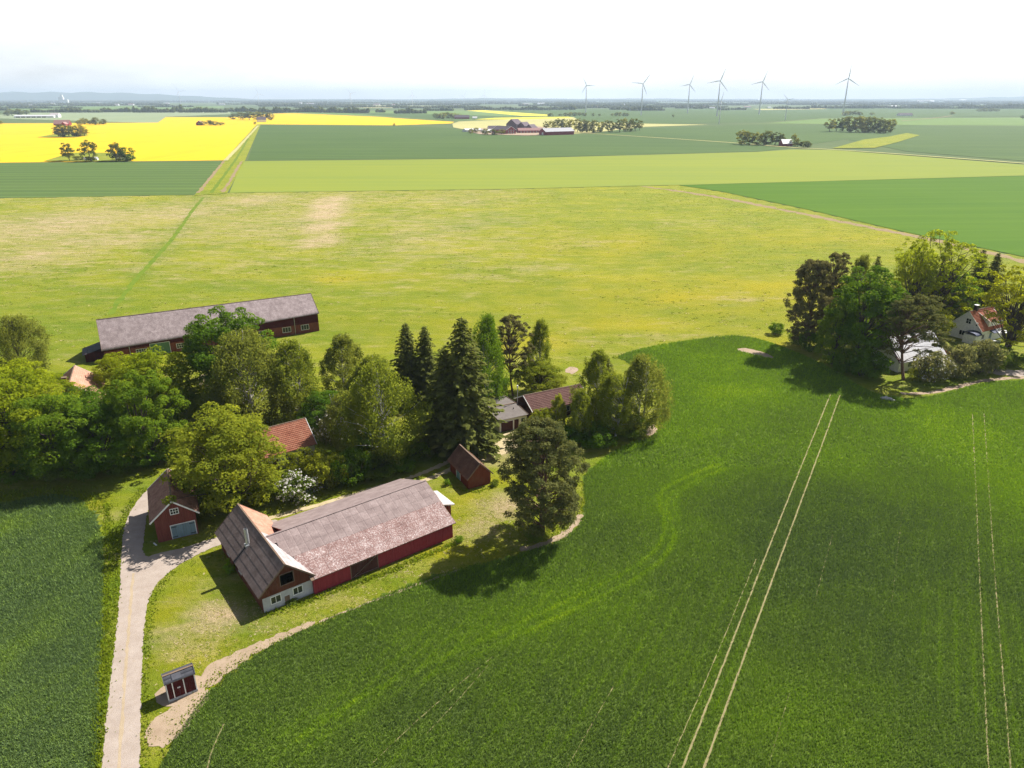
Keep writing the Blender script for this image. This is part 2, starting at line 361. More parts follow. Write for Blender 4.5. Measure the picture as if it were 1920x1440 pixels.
LUSH = [(250, 910, 6, 5, .8), (180, 915, 6, 3, .6), (215, 1100, 2.4, 20, .9), (200, 1300, 2.4, 12, .9), (208, 1000, 2.6, 9, .9), (285, 1290, 2.5, 6, .6), (650, 620, 16, 10, .55), (760, 620, 16, 8, .45), (120, 630, 25, 20, .7),
        (150, 560, 35, 22, .55), (350, 540, 60, 10, .5), (470, 1165, 3, 4, .6), (700, 1090, 12, 1.5, .35), (1060, 560, 30, 20, .4), (1350, 590, 30, 12, .45), (1450, 470, 60, 40, .35), (820, 560, 40, 10, .35), (960, 590, 40, 8, .35), (1200, 540, 30, 9, .3), (1000, 420, 70, 14, .3),
        (1620, 710, 14, 6, .6), (1760, 720, 9, 3, .8), (1800, 690, 12, 6, .7), (740, 850, 16, 9, .8), (600, 850, 16, 12, .8), (1000, 850, 6, 4, .5), (1080, 870, 8, 5, .8)]
GOLD = [(1300, 560, 60, 30, .9), (1150, 600, 30, 14, .7), (1450, 540, 45, 22, .8), (990, 640, 16, 9, .7), (620, 525, 9, 6, .9), (1220, 460, 60, 40, .6), (850, 610, 30, 12, .5), (1560, 450, 60, 30, .6), (720, 520, 40, 10, .35),
        (640, 980, 10, 2.5, .7), (840, 1035, 6, 2, .7), (330, 1240, 5, 4, .7), (310, 1150, 2, 6, .5), (880, 940, 6, 4, .6), (760, 930, 8, 2, .5), (930, 900, 4, 3, .5), (178, 950, 1.5, 3, .9), (1740, 660, 6, 6, .8), (1450, 640, 9, 6, .6)]
DITCH = PG([(382, 370), (362, 392), (330, 440), (300, 475), (265, 512), (238, 545), (205, 590)])
def grassgrid(name, x0, x1, y0, y1, st, keep=None):
    xs = np.arange(x0, x1 + st, st); ys = np.linspace(y0, y1, int((y1 - y0) / st) + 1)
    X, Y = np.meshgrid(xs, ys); P = np.stack([X.ravel(), Y.ravel()], 1); nx = len(xs); ny = len(ys)
    i = (np.arange(ny - 1)[:, None] * nx + np.arange(nx - 1)[None]).ravel(); Q = np.stack([i, i + 1, i + nx + 1, i + nx], 1)
    if keep is not None:
        cen = P[Q].mean(1); Q = Q[keep(cen)]
    Z = (vnoise(P, 9, 3) - .5) * .02
    dd = dist_line(P, np.array(DITCH)); lush = np.maximum(blobs(P, LUSH), .5 * np.exp(-(dd / 5) ** 2) * (dd < 15))
    me = npmesh(name, np.c_[P, Z], Q, M_GRASS, {'dry': np.maximum(blobs(P, DRY), .24 * sstep(190, 330, P[:, 1]) * sstep(80, -60, P[:, 0]) * (.5 + vnoise(P, 38, 44)) + .06), 'lush': lush, 'gold': blobs(P, GOLD)}, True)
    o = link(bpy.data.objects.new(name, me)); o['kind'] = 'structure'; return o
grassgrid('lawn', -205, 190, 36, 198, 1.2)
mlim = np.array(PG([(-900, 384), (0, 371.5), (364, 365.5), (430, 362), (960, 354.5), (1200, 348.5), (1280, 347), (1350, 359), (1500, 390), (1700, 436), (1920, 482), (2700, 690), (2700, 900), (-900, 900)]))
grassgrid('meadow', -440, 460, 198, 570, 4, lambda c: inside(c, mlim) | (c[:, 1] < 290))

sheet('ditch', ribbon(DITCH, 1.9, 19, .22, 2.5), .03, M_LUSH)
# --- gravel drive, side drive, worn ruts, soil edges
road = PG([(186, 1475), (190, 1440), (205, 1300), (222, 1150), (226, 1080), (227, 1040), (231, 995), (243, 962), (260, 936), (281, 914), (300, 900), (318, 888),
           (318, 908), (300, 922), (288, 940), (276, 962), (270, 1000), (266, 1046), (300, 1037), (350, 1026), (400, 1009), (440, 1000), (520, 970), (520, 984), (440, 1012), (384, 1032), (330, 1062), (297, 1090), (281, 1116), (273, 1150), (268, 1200), (265, 1300), (262, 1440), (261, 1475)])
sheet('gravel_drive', ragged(chaikin(road, 2), .35, .07, 1), .035, M_GRAVEL)
sheet('road_crown', ribbon(PG([(222, 1475), (226, 1400), (232, 1300), (240, 1200), (246, 1120), (250, 1075)]), .30, 31, .05, .7), .040, M_CROWN)
sheet('yard_track', ribbon(PG([(505, 972), (560, 957), (620, 940), (700, 916), (780, 893), (835, 868), (880, 852)]), 1.0, 3, .1, .4), .03, M_SAND)
sheet('yard_track', ribbon(PG([(505, 990), (560, 974), (620, 957), (720, 927), (800, 900), (842, 882), (872, 864)]), 1.05, 5, .1, .4), .03, M_SAND)
sheet('forecourt', ragged(chaikin(PG([(868, 862), (890, 850), (912, 838), (935, 820), (950, 810), (985, 803), (1000, 815), (985, 832), (950, 850), (905, 868)]), 2), .4, .12, 7), .026, M_SAND)
sheet('soil_edge', ragged(chaikin(PG([(268, 1395), (285, 1348), (330, 1322), (368, 1300), (400, 1290), (372, 1335), (340, 1378), (300, 1405)]), 2), .3, .12, 8), .024, M_SOIL)
sheet('soil_edge', ragged(chaikin(PG([(372, 1268), (392, 1248), (430, 1228), (480, 1205), (540, 1182), (600, 1160), (575, 1180), (520, 1204), (455, 1240), (410, 1278), (386, 1295)]), 2), .3, .15, 9), .024, M_SOIL)
sheet('soil_edge', ribbon(PG([(598, 1166), (660, 1142), (740, 1112), (800, 1090), (866, 1067)]), .35, 33, .1, .4), .022, M_SOIL)
sheet('kiosk_pad', ragged(chaikin(PG([(288, 1300), (320, 1276), (372, 1262), (388, 1285), (380, 1304), (322, 1328), (294, 1320)]), 2), .3, .06, 10), .028, M_SOIL)
sheet('soil_edge', ribbon(PG([(975, 1030), (1010, 1024), (1055, 1005), (1078, 985), (1090, 965)]), .9, 11, .14, .4), .024, M_SOIL)
sheet('soil_edge', ribbon(PG([(1690, 738), (1745, 738), (1800, 724), (1845, 713), (1900, 708), (2000, 706)]), 1.3, 13, .2, .6), .024, M_SOIL)
sheet('soil_edge', ragged(chaikin(PG([(1208, 806), (1222, 795), (1232, 800), (1230, 815), (1214, 818)]), 2), .4, .15, 14), .04, M_SOIL)
sheet('garden_drive', ribbon(PG([(1790, 672), (1830, 690), (1880, 700), (1960, 700)]), 4, 15, .2, .6), .026, M_GRAVEL)
sheet('garden_path', ragged(chaikin(PG([(370, 706), (385, 700), (395, 712), (388, 728), (372, 726)]), 2), .4, .15, 16), .026, M_SOIL)
sheet('soil_edge', ragged(chaikin(PG([(1058, 692), (1070, 687), (1086, 690), (1080, 700), (1066, 702)]), 2), .4, .15, 17), .026, M_SOIL)

# --- crop fields with standing plants
CROP = [(265, 1500), (300, 1440), (330, 1382), (372, 1322), (420, 1266), (500, 1214), (580, 1176), (700, 1124), (780, 1092), (870, 1064), (950, 1046), (1040, 1018), (1082, 992), (1098, 962), (1096, 930), (1092, 905), (1098, 885), (1130, 858), (1180, 832), (1225, 820), (1240, 790),
        (1225, 720), (1180, 680), (1150, 668), (1230, 647), (1330, 633), (1385, 628), (1440, 640), (1500, 664), (1560, 690), (1625, 735), (1690, 748), (1745, 744), (1800, 730), (1850, 716), (1920, 713), (2300, 716), (2900, 760), (2900, 1750), (200, 1750)]
crop_poly = ragged(chaikin(PG(CROP), 2), .8, .12, 3)
LEFT = [(-900, 1010), (-420, 975), (0, 948), (60, 932), (110, 927), (155, 938), (186, 975), (195, 1030), (192, 1120), (186, 1250), (178, 1520), (178, 1750), (-900, 1750)]
left_poly = ragged(chaikin(PG(LEFT), 2), .8, .12, 4)
T = {  # wheel tracks in the near crop: line, half width
 0: ([(1558, 738), (1530, 806), (1490, 905), (1452, 1000), (1352, 1257), (1280, 1440), (1240, 1540)], .13), 1: ([(1575, 741), (1552, 805), (1515, 905), (1480, 1000), (1386, 1257), (1320, 1440), (1284, 1540)], .14),
 2: ([(1418, 1048), (1352, 1210), (1252, 1440), (1210, 1540)], .055), 3: ([(1823, 776), (1829, 900), (1838, 1120), (1853, 1440), (1858, 1540)], .085), 4: ([(1845, 776), (1857, 960), (1868, 1120), (1895, 1440), (1903, 1540)], .08),
 5: ([(1150, 1288), (1063, 1440), (1010, 1540)], .03), 6: ([(926, 1230), (870, 1275), (785, 1348), (700, 1430)], .035), 7: ([(915, 1248), (860, 1312), (800, 1376)], .03), 8: ([(420, 1358), (400, 1400), (388, 1440), (375, 1540)], .08),
 9: ([(1562, 1000), (1545, 1060), (1525, 1140)], .03), 10: ([(1692, 960), (1682, 1040), (1672, 1130)], .02), 11: ([(1480, 1300), (1440, 1440)], .02)}
TRK = {k: (np.array(chaikin(PG(a), 1, False)), w) for k, (a, w) in T.items()}
for k, (ln, w) in TRK.items():
    sheet('wheel_track', ribbon([tuple(p) for p in ln], w * 1.3 + .02, 40 + k, .02, .6), .045, M_TRACK)
BARE = ragged(chaikin(PG([(1378, 654), (1400, 652), (1430, 660), (1452, 670), (1448, 674), (1420, 666), (1390, 660)]), 2), .6, .1, 5)
sheet('bare_patch', BARE, .045, M_SOIL)
HEAD = [np.array(chaikin(PG(a), 2, False)) for a in ([(1345, 872), (1290, 893), (1228, 925), (1250, 985), (1236, 1030), (1180, 1072), (1080, 1120), (960, 1175), (850, 1225), (740, 1275), (640, 1330), (560, 1390)],
        [(1310, 905), (1262, 930), (1275, 985), (1255, 1045), (1190, 1090), (1090, 1140), (980, 1190)])]
EDGE2 = np.array(chaikin(PG([(1420, 655), (1500, 690), (1580, 722), (1640, 750), (1720, 762), (1800, 752), (1870, 738), (1960, 740)]), 2, False))
def crop_tint(P, left=False):
    s = 7 if left else 0
    t = .13 + .20 * vnoise(P, 14, 1 + s) + .20 * (vnoise(P, 45, 2 + s) - .35) + .10 * vnoise(P, 4, 5 + s) + .10 * (vnoise(P, 1.3, 6 + s) - .5)
    # drilling rows, run the way the wheel tracks run
    dr = TRK[1][0][-1] - TRK[1][0][0]; dr = dr / np.linalg.norm(dr); a = P @ np.array((-dr[1], dr[0]))
    rr = ((a + .25 * vnoise(P, 9, 15)) % 1.7) / 1.7 - .5; t += .26 * np.exp(-(rr / .10) ** 2) * sstep(.35, .75, vnoise(np.c_[a, P @ dr * .25], 3.2, 16)) * sstep(95, 60, P[:, 1])
    t += .05 * np.sin(a * 2 * math.pi / 1.55) * vnoise(P, 22, 9) + .06 * (vnoise(np.c_[a, P @ dr * .06], .45, 11) - .5)
    if left:
        return t - .02 + .25 * blobs(P, [(10, 985, 4, 4, 1), (165, 950, 3, 4, 1.2), (15, 1230, 3, 12, .7), (190, 1000, 1, 8, .8)])
    for h, w, am in ((HEAD[0], .4, .24), (HEAD[0] + (.9, -1.5), .35, .18), (HEAD[1], .4, .14)): t += am * np.exp(-(dist_line(P, h) / w) ** 2) * (.5 + vnoise(P, 6, 12))
    t += .17 * np.exp(-(dist_line(P, HEAD[0]) / 5.5) ** 2) * (.4 + .9 * vnoise(P, 12, 51))
    t += .20 * sstep(80, 135, P[:, 1]) * (.6 + .6 * vnoise(P, 30, 21)) - .05 * sstep(75, 55, P[:, 1])
    t += .12 * (vnoise(P, 26, 22) - .5)
    t += .16 * np.exp(-(dist_line(P, EDGE2) / 5) ** 2) * vnoise(P, 10, 13)
    t += blobs(P, [(1400, 735, 14, 8, .38), (1330, 690, 14, 14, .22), (1110, 860, 2.5, 2.5, .5), (1160, 835, 4, 2, .35), (1900, 900, 12, 25, .22), (800, 1420, 10, 6, .2), (960, 1330, 8, 8, .14), (1620, 850, 12, 20, .08), (1300, 800, 14, 14, .10), (1500, 1350, 10, 8, .1), (1180, 650, 10, 3, .3)])
    return t
COLS = [(0, (.066, .100, .034)), (.3, (.112, .168, .026)), (.6, (.150, .240, .014)), (1, (.29, .36, .016))]
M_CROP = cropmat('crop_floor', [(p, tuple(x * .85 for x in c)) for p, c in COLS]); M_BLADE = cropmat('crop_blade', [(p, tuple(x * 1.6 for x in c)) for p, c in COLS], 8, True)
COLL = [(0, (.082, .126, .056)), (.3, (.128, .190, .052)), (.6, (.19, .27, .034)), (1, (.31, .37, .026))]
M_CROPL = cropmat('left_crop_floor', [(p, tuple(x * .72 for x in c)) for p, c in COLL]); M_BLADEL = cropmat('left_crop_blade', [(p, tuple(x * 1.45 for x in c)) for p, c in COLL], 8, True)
def crop_floor(name, poly, mat, left, x0, x1, y0, y1, st=1.0):
    xs = np.arange(x0, x1, st); ys = np.arange(y0, y1, st); X, Y = np.meshgrid(xs, ys); P = np.stack([X.ravel(), Y.ravel()], 1); nx = len(xs)
    i = (np.arange(len(ys) - 1)[:, None] * nx + np.arange(nx - 1)[None]).ravel(); Q = np.stack([i, i + 1, i + nx + 1, i + nx], 1)
    Q = Q[inside(P[Q].mean(1), poly)]; used = np.unique(Q); mp = np.zeros(len(P), int); mp[used] = np.arange(len(used)); P = P[used]
    o = link(bpy.data.objects.new(name, npmesh(name, np.c_[P, np.full(len(P), .015)], mp[Q], mat, {'tint': crop_tint(P, left)}))); o['kind'] = 'structure'
def crop_stand(name, label, poly, mat, left, zones, skip=()):
    rg = np.random.default_rng(5 if left else 4); VV = []; TT = []
    for (x0, x1, y0, y1, dens, h, wd) in zones:
        n = int((x1 - x0) * (y1 - y0) * dens); P = rg.random((n, 2)) * (x1 - x0, y1 - y0) + (x0, y0)
        P = P[np.abs(P[:, 0]) < P[:, 1] * 1.02 + 9]
        P = P[inside(P, poly)]
        if not left:
            for k, (ln, w) in TRK.items():
                keep = dist_line(P, ln) > w * (.7 + .7 * rg.random(len(P)))
                if k in (3, 4, 5, 6, 7, 9, 10, 11): keep |= rg.random(len(P)) < .25
                P = P[keep]
            P = P[~inside(P, BARE)]
        n = len(P); tt = crop_tint(P, left) + rg.normal(0, .13, n)
        a = rg.random(n) * 2 * math.pi; hh = h * (.65 + .6 * rg.random(n)); lean = rg.normal(0, .16, (n, 2)) + (.05, -.03)
        w = wd * (.6 + .8 * rg.random(n)); dx, dy = np.cos(a) * w / 2, np.sin(a) * w / 2; z = np.full(n, .0)
        V = np.stack([np.c_[P[:, 0] - dx, P[:, 1] - dy, z], np.c_[P[:, 0] + dx, P[:, 1] + dy, z], np.c_[P[:, 0] + lean[:, 0] * hh * 2, P[:, 1] + lean[:, 1] * hh * 2, hh]], 1)
        VV.append(V.reshape(-1, 3)); TT.append(np.repeat(tt, 3))
    V = np.concatenate(VV); Tt = np.concatenate(TT)
    o = link(bpy.data.objects.new(name, npmesh(name, V, np.arange(len(V)).reshape(-1, 3), mat, {'tint': Tt})))
    return tag(o, label, 'crop', kind='stuff')
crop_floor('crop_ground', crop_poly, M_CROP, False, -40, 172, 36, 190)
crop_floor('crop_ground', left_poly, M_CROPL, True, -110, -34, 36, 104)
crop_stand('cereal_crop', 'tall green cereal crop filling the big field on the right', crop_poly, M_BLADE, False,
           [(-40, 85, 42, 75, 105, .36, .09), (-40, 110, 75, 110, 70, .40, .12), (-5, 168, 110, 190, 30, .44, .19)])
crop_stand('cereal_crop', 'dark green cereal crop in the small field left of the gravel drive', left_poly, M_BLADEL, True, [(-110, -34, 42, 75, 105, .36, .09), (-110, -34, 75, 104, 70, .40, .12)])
# --- rough grass along the drive, walls and field edges
M_TUFT = leafmat('rough_grass_blade', (.11, .18, .012), (.28, .34, .02), .4)
def rough(lines, seed=9):
    rg = np.random.default_rng(seed); VV = []; TT = []
    for pts, w, dens, h in lines:
        ln = np.array(chaikin(PG(pts), 1, False))
        for a, b in zip(ln[:-1], ln[1:]):
            d = np.linalg.norm(b - a); n = int(d * w * dens)
            if n < 1: continue
            t = rg.random(n)[:, None]; nn = np.array((-(b - a)[1], (b - a)[0])) / d
            P = a + (b - a) * t + nn * rg.normal(0, w / 2.2, n)[:, None]
            P = P[~inside(P, crop_poly)]; P = P[~inside(P, road) | (rg.random(len(P)) < .05)]
            n = len(P); hh = h * (.4 + .9 * rg.random(n)); an = rg.random(n) * 6.28; wd = .07 + .07 * rg.random(n); dx, dy = np.cos(an) * wd, np.sin(an) * wd; ll = rg.normal(0, .3, (n, 2)) * hh[:, None]
            V = np.stack([np.c_[P[:, 0] - dx, P[:, 1] - dy, np.zeros(n)], np.c_[P[:, 0] + dx, P[:, 1] + dy, np.zeros(n)], np.c_[P + ll, hh]], 1)
            VV.append(V.reshape(-1, 3)); TT.append(np.repeat(rg.random(n), 3))
    V = np.concatenate(VV); o = link(bpy.data.objects.new('rough_grass', npmesh('rough_grass', V, np.arange(len(V)).reshape(-1, 3), M_TUFT, {'tint': np.concatenate(TT)})))
    return tag(o, 'rough grass and weeds along the drive, barn walls and field edges', 'grass', kind='stuff')
rough([([(184, 1475), (200, 1300), (216, 1150), (220, 1060), (224, 1000), (240, 955), (270, 915)], 1.3, 40, .26), ([(270, 1475), (272, 1300), (276, 1180), (292, 1105), (330, 1070)], .8, 30, .22),
       ([(498, 1155), (540, 1140), (590, 1124), (720, 1074), (856, 1018)], .7, 50, .35), ([(380, 1290), (450, 1240), (560, 1190), (700, 1130), (860, 1072), (960, 1052)], .9, 22, .26), ([(300, 1420), (340, 1360), (385, 1300)], 1.0, 20, .25),
       ([(830, 905), (880, 926), (925, 914)], .5, 40, .3), ([(1098, 960), (1100, 900), (1135, 862), (1220, 826)], 1.2, 22, .4), ([(1150, 672), (1230, 650), (1385, 630), (1440, 642), (1560, 694)], 1.2, 14, .45),
       ([(200, 945), (205, 1010), (200, 1150), (192, 1300), (184, 1475)], .8, 40, .4), ([(-20, 935), (60, 922), (150, 925), (195, 960)], 2.2, 22, .4), ([(650, 1100), (760, 1065)], .5, 40, .3), ([(1000, 1015), (1060, 985), (1085, 950)], 1.5, 22, .3)])

# --- standing tufts of old and fresh grass in the meadow and the lawn
def tuftmat():
    t = NT('grass_tuft'); a = t.attr('tint'); c = t.ramp(a, [(0, (.095, .155, .010)), (.35, (.18, .225, .014)), (.65, (.33, .31, .05)), (1, (.56, .45, .28))])
    d = t.n('BsdfDiffuse'); tr = t.n('BsdfTranslucent'); m = t.n('MixShader'); m.inputs[0].default_value = .35; t.l(c, d.inputs[0]); t.l(c, tr.inputs[0]); t.l(d.outputs[0], m.inputs[1]); t.l(tr.outputs[0], m.inputs[2]); t.l(m.outputs[0], t.out.inputs['Surface']); return t.m
def tufts(name, label, n, x0, x1, y0, y1, size, keep, seed):
    rg = np.random.default_rng(seed); P = rg.random((n, 2)) * (x1 - x0, y1 - y0) + (x0, y0); P = P[np.abs(P[:, 0]) < P[:, 1] * 1.0 + 10]; P = P[keep(P)]
    dry = blobs(P, DRY); cl = vnoise(P, 7, seed) * .5 + vnoise(P, 22, seed + 1) * .5; kp = (cl + dry * .5 + rg.normal(0, .12, len(P))) > .53; P, dry = P[kp], dry[kp]; n = len(P)
    k = 5; B = np.repeat(P, k, 0) + rg.normal(0, size * .55, (n * k, 2)); m = n * k; h = size * (.10 + .20 * rg.random(m)); a = rg.random(m) * 6.28; w = size * .35; l = rg.normal(0, .5, (m, 2)) * size
    V = np.stack([np.c_[B[:, 0] - np.cos(a) * w, B[:, 1] - np.sin(a) * w, np.zeros(m)], np.c_[B[:, 0] + np.cos(a) * w, B[:, 1] + np.sin(a) * w, np.zeros(m)], np.c_[B + l, h]], 1).reshape(-1, 3)
    tt = np.clip(np.repeat(np.clip(rg.beta(1.2, 1.6, n) + dry * .6, 0, 1), k) + rg.normal(0, .08, m), 0, 1)
    tag(link(bpy.data.objects.new(name, npmesh(name, V, np.arange(len(V)).reshape(-1, 3), M_TUFTS, {'tint': np.repeat(tt, 3)}))), label, 'grass', kind='stuff')
M_TUFTS = tuftmat()
tufts('meadow_tufts', 'tufts of green and straw-coloured grass standing in the big meadow', 24000, -330, 330, 150, 520, .62, lambda P: inside(P, mlim) & ~inside(P, crop_poly) & ((P[:, 1] > 198) | (P[:, 0] < -60) | (P[:, 0] > 0)), 31)
tufts('lawn_tufts', 'tufts of green and dry grass in the mown yard', 26000, -60, 12, 46, 100, .24, lambda P: ~inside(P, crop_poly) & ~inside(P, left_poly) & ~inside(P, road), 37)

# ------------------------------------------------------------------ building materials
def boardmat(name, c, var=.3, wear=None):
    """weathered painted boards: grain running up the board, board-to-board differences"""
    t = NT(name); v = t.coords('obj', (7, 7, .6)); v2 = t.coords('obj', (3.3, 3.3, .15)); f = t.noise(v, 1.2, 4, .7); g = t.noise(v2, 1.0, 3, .6)
    h = t.noise(t.coords('obj'), .5, 4, .6)
    cc = t.mix(f, tuple(x * (1 - var) for x in c), tuple(x * (1 + var) for x in c)); cc = t.mix(t.math('MULTIPLY', g, .5), cc, tuple(x * .55 for x in c))
    if wear: cc = t.mix(t.math('MULTIPLY', t.math('SUBTRACT', h, .45, True), .9), cc, wear)
    return t.surf(cc, .85, f, .4, .02, .15)
def roofmat(name, cols, streak=(.6, .6, .6), fleck=None, fl=.6, rough=.85, spec=.25, stretch=(1, .25, 1)):
    """old roofing: piece-to-piece colour, lichen flecks and streaks down the slope"""
    t = NT(name); r = t.math('FRACT', t.math('ADD', t.attr('tint'), t.math('MULTIPLY', t.n('ObjectInfo').outputs['Random'], .6)))
    v = t.coords('world'); n1 = t.noise(v, .7, 5, .65); n2 = t.noise(v, 4.5, 3, .75, .3, .7)
    f = t.math('ADD', t.math('MULTIPLY', r, .35), t.math('MULTIPLY', n1, .65)); c = t.ramp(f, cols)
    if fleck:
        k = t.noise(v, 5.5, 4, .85, fl, fl + .10); k = t.math('MULTIPLY', k, t.math('ADD', .35, t.math('MULTIPLY', n1, .65)), True); c = t.mix(k, c, fleck)
    c = t.mix(t.math('MULTIPLY', n2, .3), c, (.03, .025, .022))
    return t.surf(c, rough, n2, .3, .03, spec)
B_RED = boardmat('red_barn_boards', (.185, .052, .038), .3, (.15, .062, .044))
B_STEEL = boardmat('red_profiled_cladding', (.28, .038, .046), .16)
B_BROWN = boardmat('weathered_brown_boards', (.115, .036, .020), .4, (.17, .085, .05))
B_RUST = boardmat('rust_red_boards', (.17, .042, .018), .35, (.14, .07, .045))
B_DARKRED = boardmat('dark_red_boards', (.075, .012, .012), .3)
B_GREY = boardmat('bare_grey_wood', (.20, .14, .10), .35)
B_WHITE = plain('white_painted_wood', (.74, .73, .71), .6, .12, 2)
B_CREAM = plain('cream_wall', (.62, .57, .44), .8, .12, 1)
B_BLUE = boardmat('grey_blue_door_boards', (.19, .27, .31), .2)
B_TURQ = boardmat('turquoise_door_boards', (.16, .34, .36), .2)
B_GREEN = boardmat('faded_green_door', (.13, .24, .13), .2)
B_DOORBR = boardmat('dark_brown_door', (.075, .028, .022), .25)
def plastermat():
    t = NT('peeling_whitewash'); v = t.coords('obj'); a = t.noise(v, 1.1, 5, .65); b = t.noise(v, 3.5, 4, .7, .55, .68)
    return t.surf(t.mix(t.math('MULTIPLY', b, .6), t.mix(a, (.34, .34, .36), (.46, .46, .48)), (.34, .30, .28)), .9, a, .3, .03, .1)
B_PLASTER = plastermat()
B_BRICK = boardmat('worn_red_brick', (.20, .06, .035), .35, (.28, .12, .08))
GLASS = NT('dark_window_glass').surf((.018, .024, .028), .08, spec=.6)
BLACK = plain('black_metal', (.02, .02, .022), .5, .2)
STEELG = plain('galvanised_steel', (.46, .47, .48), .45, .2, 6, .4, .5)
R_GREYBR = roofmat('brown_grey_fibre_cement', [(0, (.115, .082, .074)), (.5, (.19, .14, .125)), (1, (.28, .215, .195))], fleck=(.40, .36, .36), fl=.62)
R_GREYUP = roofmat('grey_fibre_cement', [(0, (.19, .14, .135)), (.5, (.275, .21, .20)), (1, (.38, .30, .29))], fleck=(.55, .51, .51), fl=.60)
R_PINK = roofmat('flaking_red_fibre_cement', [(0, (.16, .082, .072)), (.45, (.25, .150, .135)), (1, (.37, .275, .26))], fleck=(.70, .63, .62), fl=.51)
R_PALE = roofmat('pale_fibre_cement', [(0, (.36, .31, .31)), (1, (.55, .49, .49))], fleck=(.66, .62, .62), fl=.6)
R_ORANGE = roofmat('orange_clay_tile', [(0, (.31, .105, .062)), (.5, (.44, .165, .10)), (1, (.55, .26, .165))], fleck=(.45, .30, .22), fl=.68)
R_SALMON = roofmat('sun_bleached_salmon_tile', [(0, (.42, .19, .13)), (.5, (.52, .26, .18)), (1, (.60, .36, .27))], fleck=(.60, .44, .36), fl=.66)
R_OLDTILE = roofmat('old_red_brown_tile', [(0, (.21, .10, .078)), (.5, (.33, .165, .13)), (1, (.45, .26, .21))], fleck=(.35, .24, .2), fl=.66)
R_LONG = roofmat('lichen_grey_roofing', [(0, (.17, .13, .13)), (.5, (.255, .20, .20)), (1, (.35, .285, .285))], fleck=(.58, .51, .50), fl=.54)
R_SHED = roofmat('mossy_brown_roofing', [(0, (.075, .038, .026)), (.5, (.15, .075, .046)), (1, (.24, .135, .085))], fleck=(.40, .33, .30), fl=.62)
R_BROWNT = roofmat('brown_concrete_tile', [(0, (.15, .07, .06)), (.5, (.20, .10, .085)), (1, (.26, .14, .12))])
R_FELT = roofmat('grey_roofing_felt', [(0, (.135, .115, .105)), (1, (.20, .175, .16))])
R_FELTD = roofmat('dark_roofing_felt', [(0, (.060, .062, .075)), (1, (.095, .097, .115))])
R_WHITE = roofmat('white_sheet_roof', [(0, (.60, .59, .61)), (1, (.70, .69, .71))], rough=.5)
R_REDTILE = roofmat('red_clay_tile', [(0, (.27, .075, .04)), (.5, (.38, .12, .065)), (1, (.47, .19, .12))])
R_SLATE = roofmat('grey_metal_roof', [(0, (.30, .30, .33)), (1, (.40, .40, .43))], rough=.5)

# ------------------------------------------------------------------ gabled buildings
class Frame:
    """a wall's own frame inside its building: along X, out along N, up"""
    def __init__(s, O, X, N): s.O, s.X, s.N = Vector((*O, 0)), Vector((*X, 0)), Vector((*N, 0))
    def p(s, x, d, z): return s.O + s.X * x + s.N * d + Vector((0, 0, z))
    def box(s, mb, x0, x1, d0, d1, z0, z1, z1b=None):
        zb = z1 if z1b is None else z1b
        P = s.p
        mb.hexa([P(x0, d1, z0), P(x1, d1, z0), P(x1, d0, z0), P(x0, d0, z0), P(x0, d1, z1), P(x1, d1, zb), P(x1, d0, zb), P(x0, d0, z1)])
def boards(mb, fr, L, z0, top, holes, pw=.26, gap=.012, th=.12, jit=.012, rg=random):
    """a wall of upright boards; holes (x0,x1,z0,z1) stay open"""
    xs = [0.]
    cuts = sorted({h[0] for h in holes} | {h[1] for h in holes} | set(getattr(top, 'kinks', ())) | {L})
    for c in cuts:
        if c <= xs[-1] + 1e-6 or c > L + 1e-6: continue
        k = max(1, round((c - xs[-1]) / pw)); a = xs[-1]
        xs += [a + (c - a) * (i + 1) / k for i in range(k)]
    for a, b in zip(xs[:-1], xs[1:]):
        m = (a + b) / 2; segs = [[z0, None]]
        for h in sorted(holes, key=lambda q: q[2]):
            if h[0] <= m <= h[1]:
                segs[-1][1] = h[2]; segs.append([h[3], None])
        o = rg.uniform(0, jit)
        for s0, s1 in segs:
            t0, t1 = (top(a), top(b)) if s1 is None else (s1, s1)
            if max(t0, t1) - s0 < .02: continue
            fr.box(mb, a + gap / 2, b - gap / 2, -th, o, s0, max(t0, s0 + .001), max(t1, s0 + .001))
def bilin(c, s, t):
    E0, E1, R1, R0 = c; return (E0 * (1 - s) + E1 * s) * (1 - t) + (R0 * (1 - s) + R1 * s) * t
def tile_roof(name, c, sx, sy, mat, parent, lip=.035, wave=True, seed=0):
    """overlapping roof pieces on a slope, each with its own lip and colour"""
    c = [Vector(p) for p in c]; nx = max(1, round((c[1] - c[0]).length / sx)); ny = max(1, round((c[3] - c[0]).length / sy)); rg = random.Random(seed)
    N = (c[1] - c[0]).cross(c[3] - c[0]).normalized(); V = []; Fc = []; tint = []
    for j in range(ny):
        for i in range(nx):
            s0, s1, t0, t1 = i / nx, (i + 1) / nx, j / ny, (j + 1) / ny; k = rg.random(); e = lip * rg.uniform(.7, 1.3); b = len(V)
            sm = (s0 + s1) / 2; hw = lip * .8 if wave else 0
            V += [bilin(c, s0, t0) + N * e, bilin(c, sm, t0) + N * (e + hw), bilin(c, s1, t0) + N * e, bilin(c, s1, t1) + N * .004, bilin(c, sm, t1) + N * (hw + .004), bilin(c, s0, t1) + N * .004,
                  bilin(c, s0, t0) - N * .02, bilin(c, sm, t0) - N * .02, bilin(c, s1, t0) - N * .02]
            Fc += [(b, b + 1, b + 4, b + 5), (b + 1, b + 2, b + 3, b + 4)] + ([(b + 6, b + 7, b + 1, b), (b + 7, b + 8, b + 2, b + 1)] if wave or j == 0 else []); tint += [k] * 9
    o = link(bpy.data.objects.new(name, npmesh(name, np.array([tuple(p) for p in V]), np.array(Fc), mat, {'tint': tint})), parent); o['kind'] = 'stuff'
    return o
_sheetmesh = {}
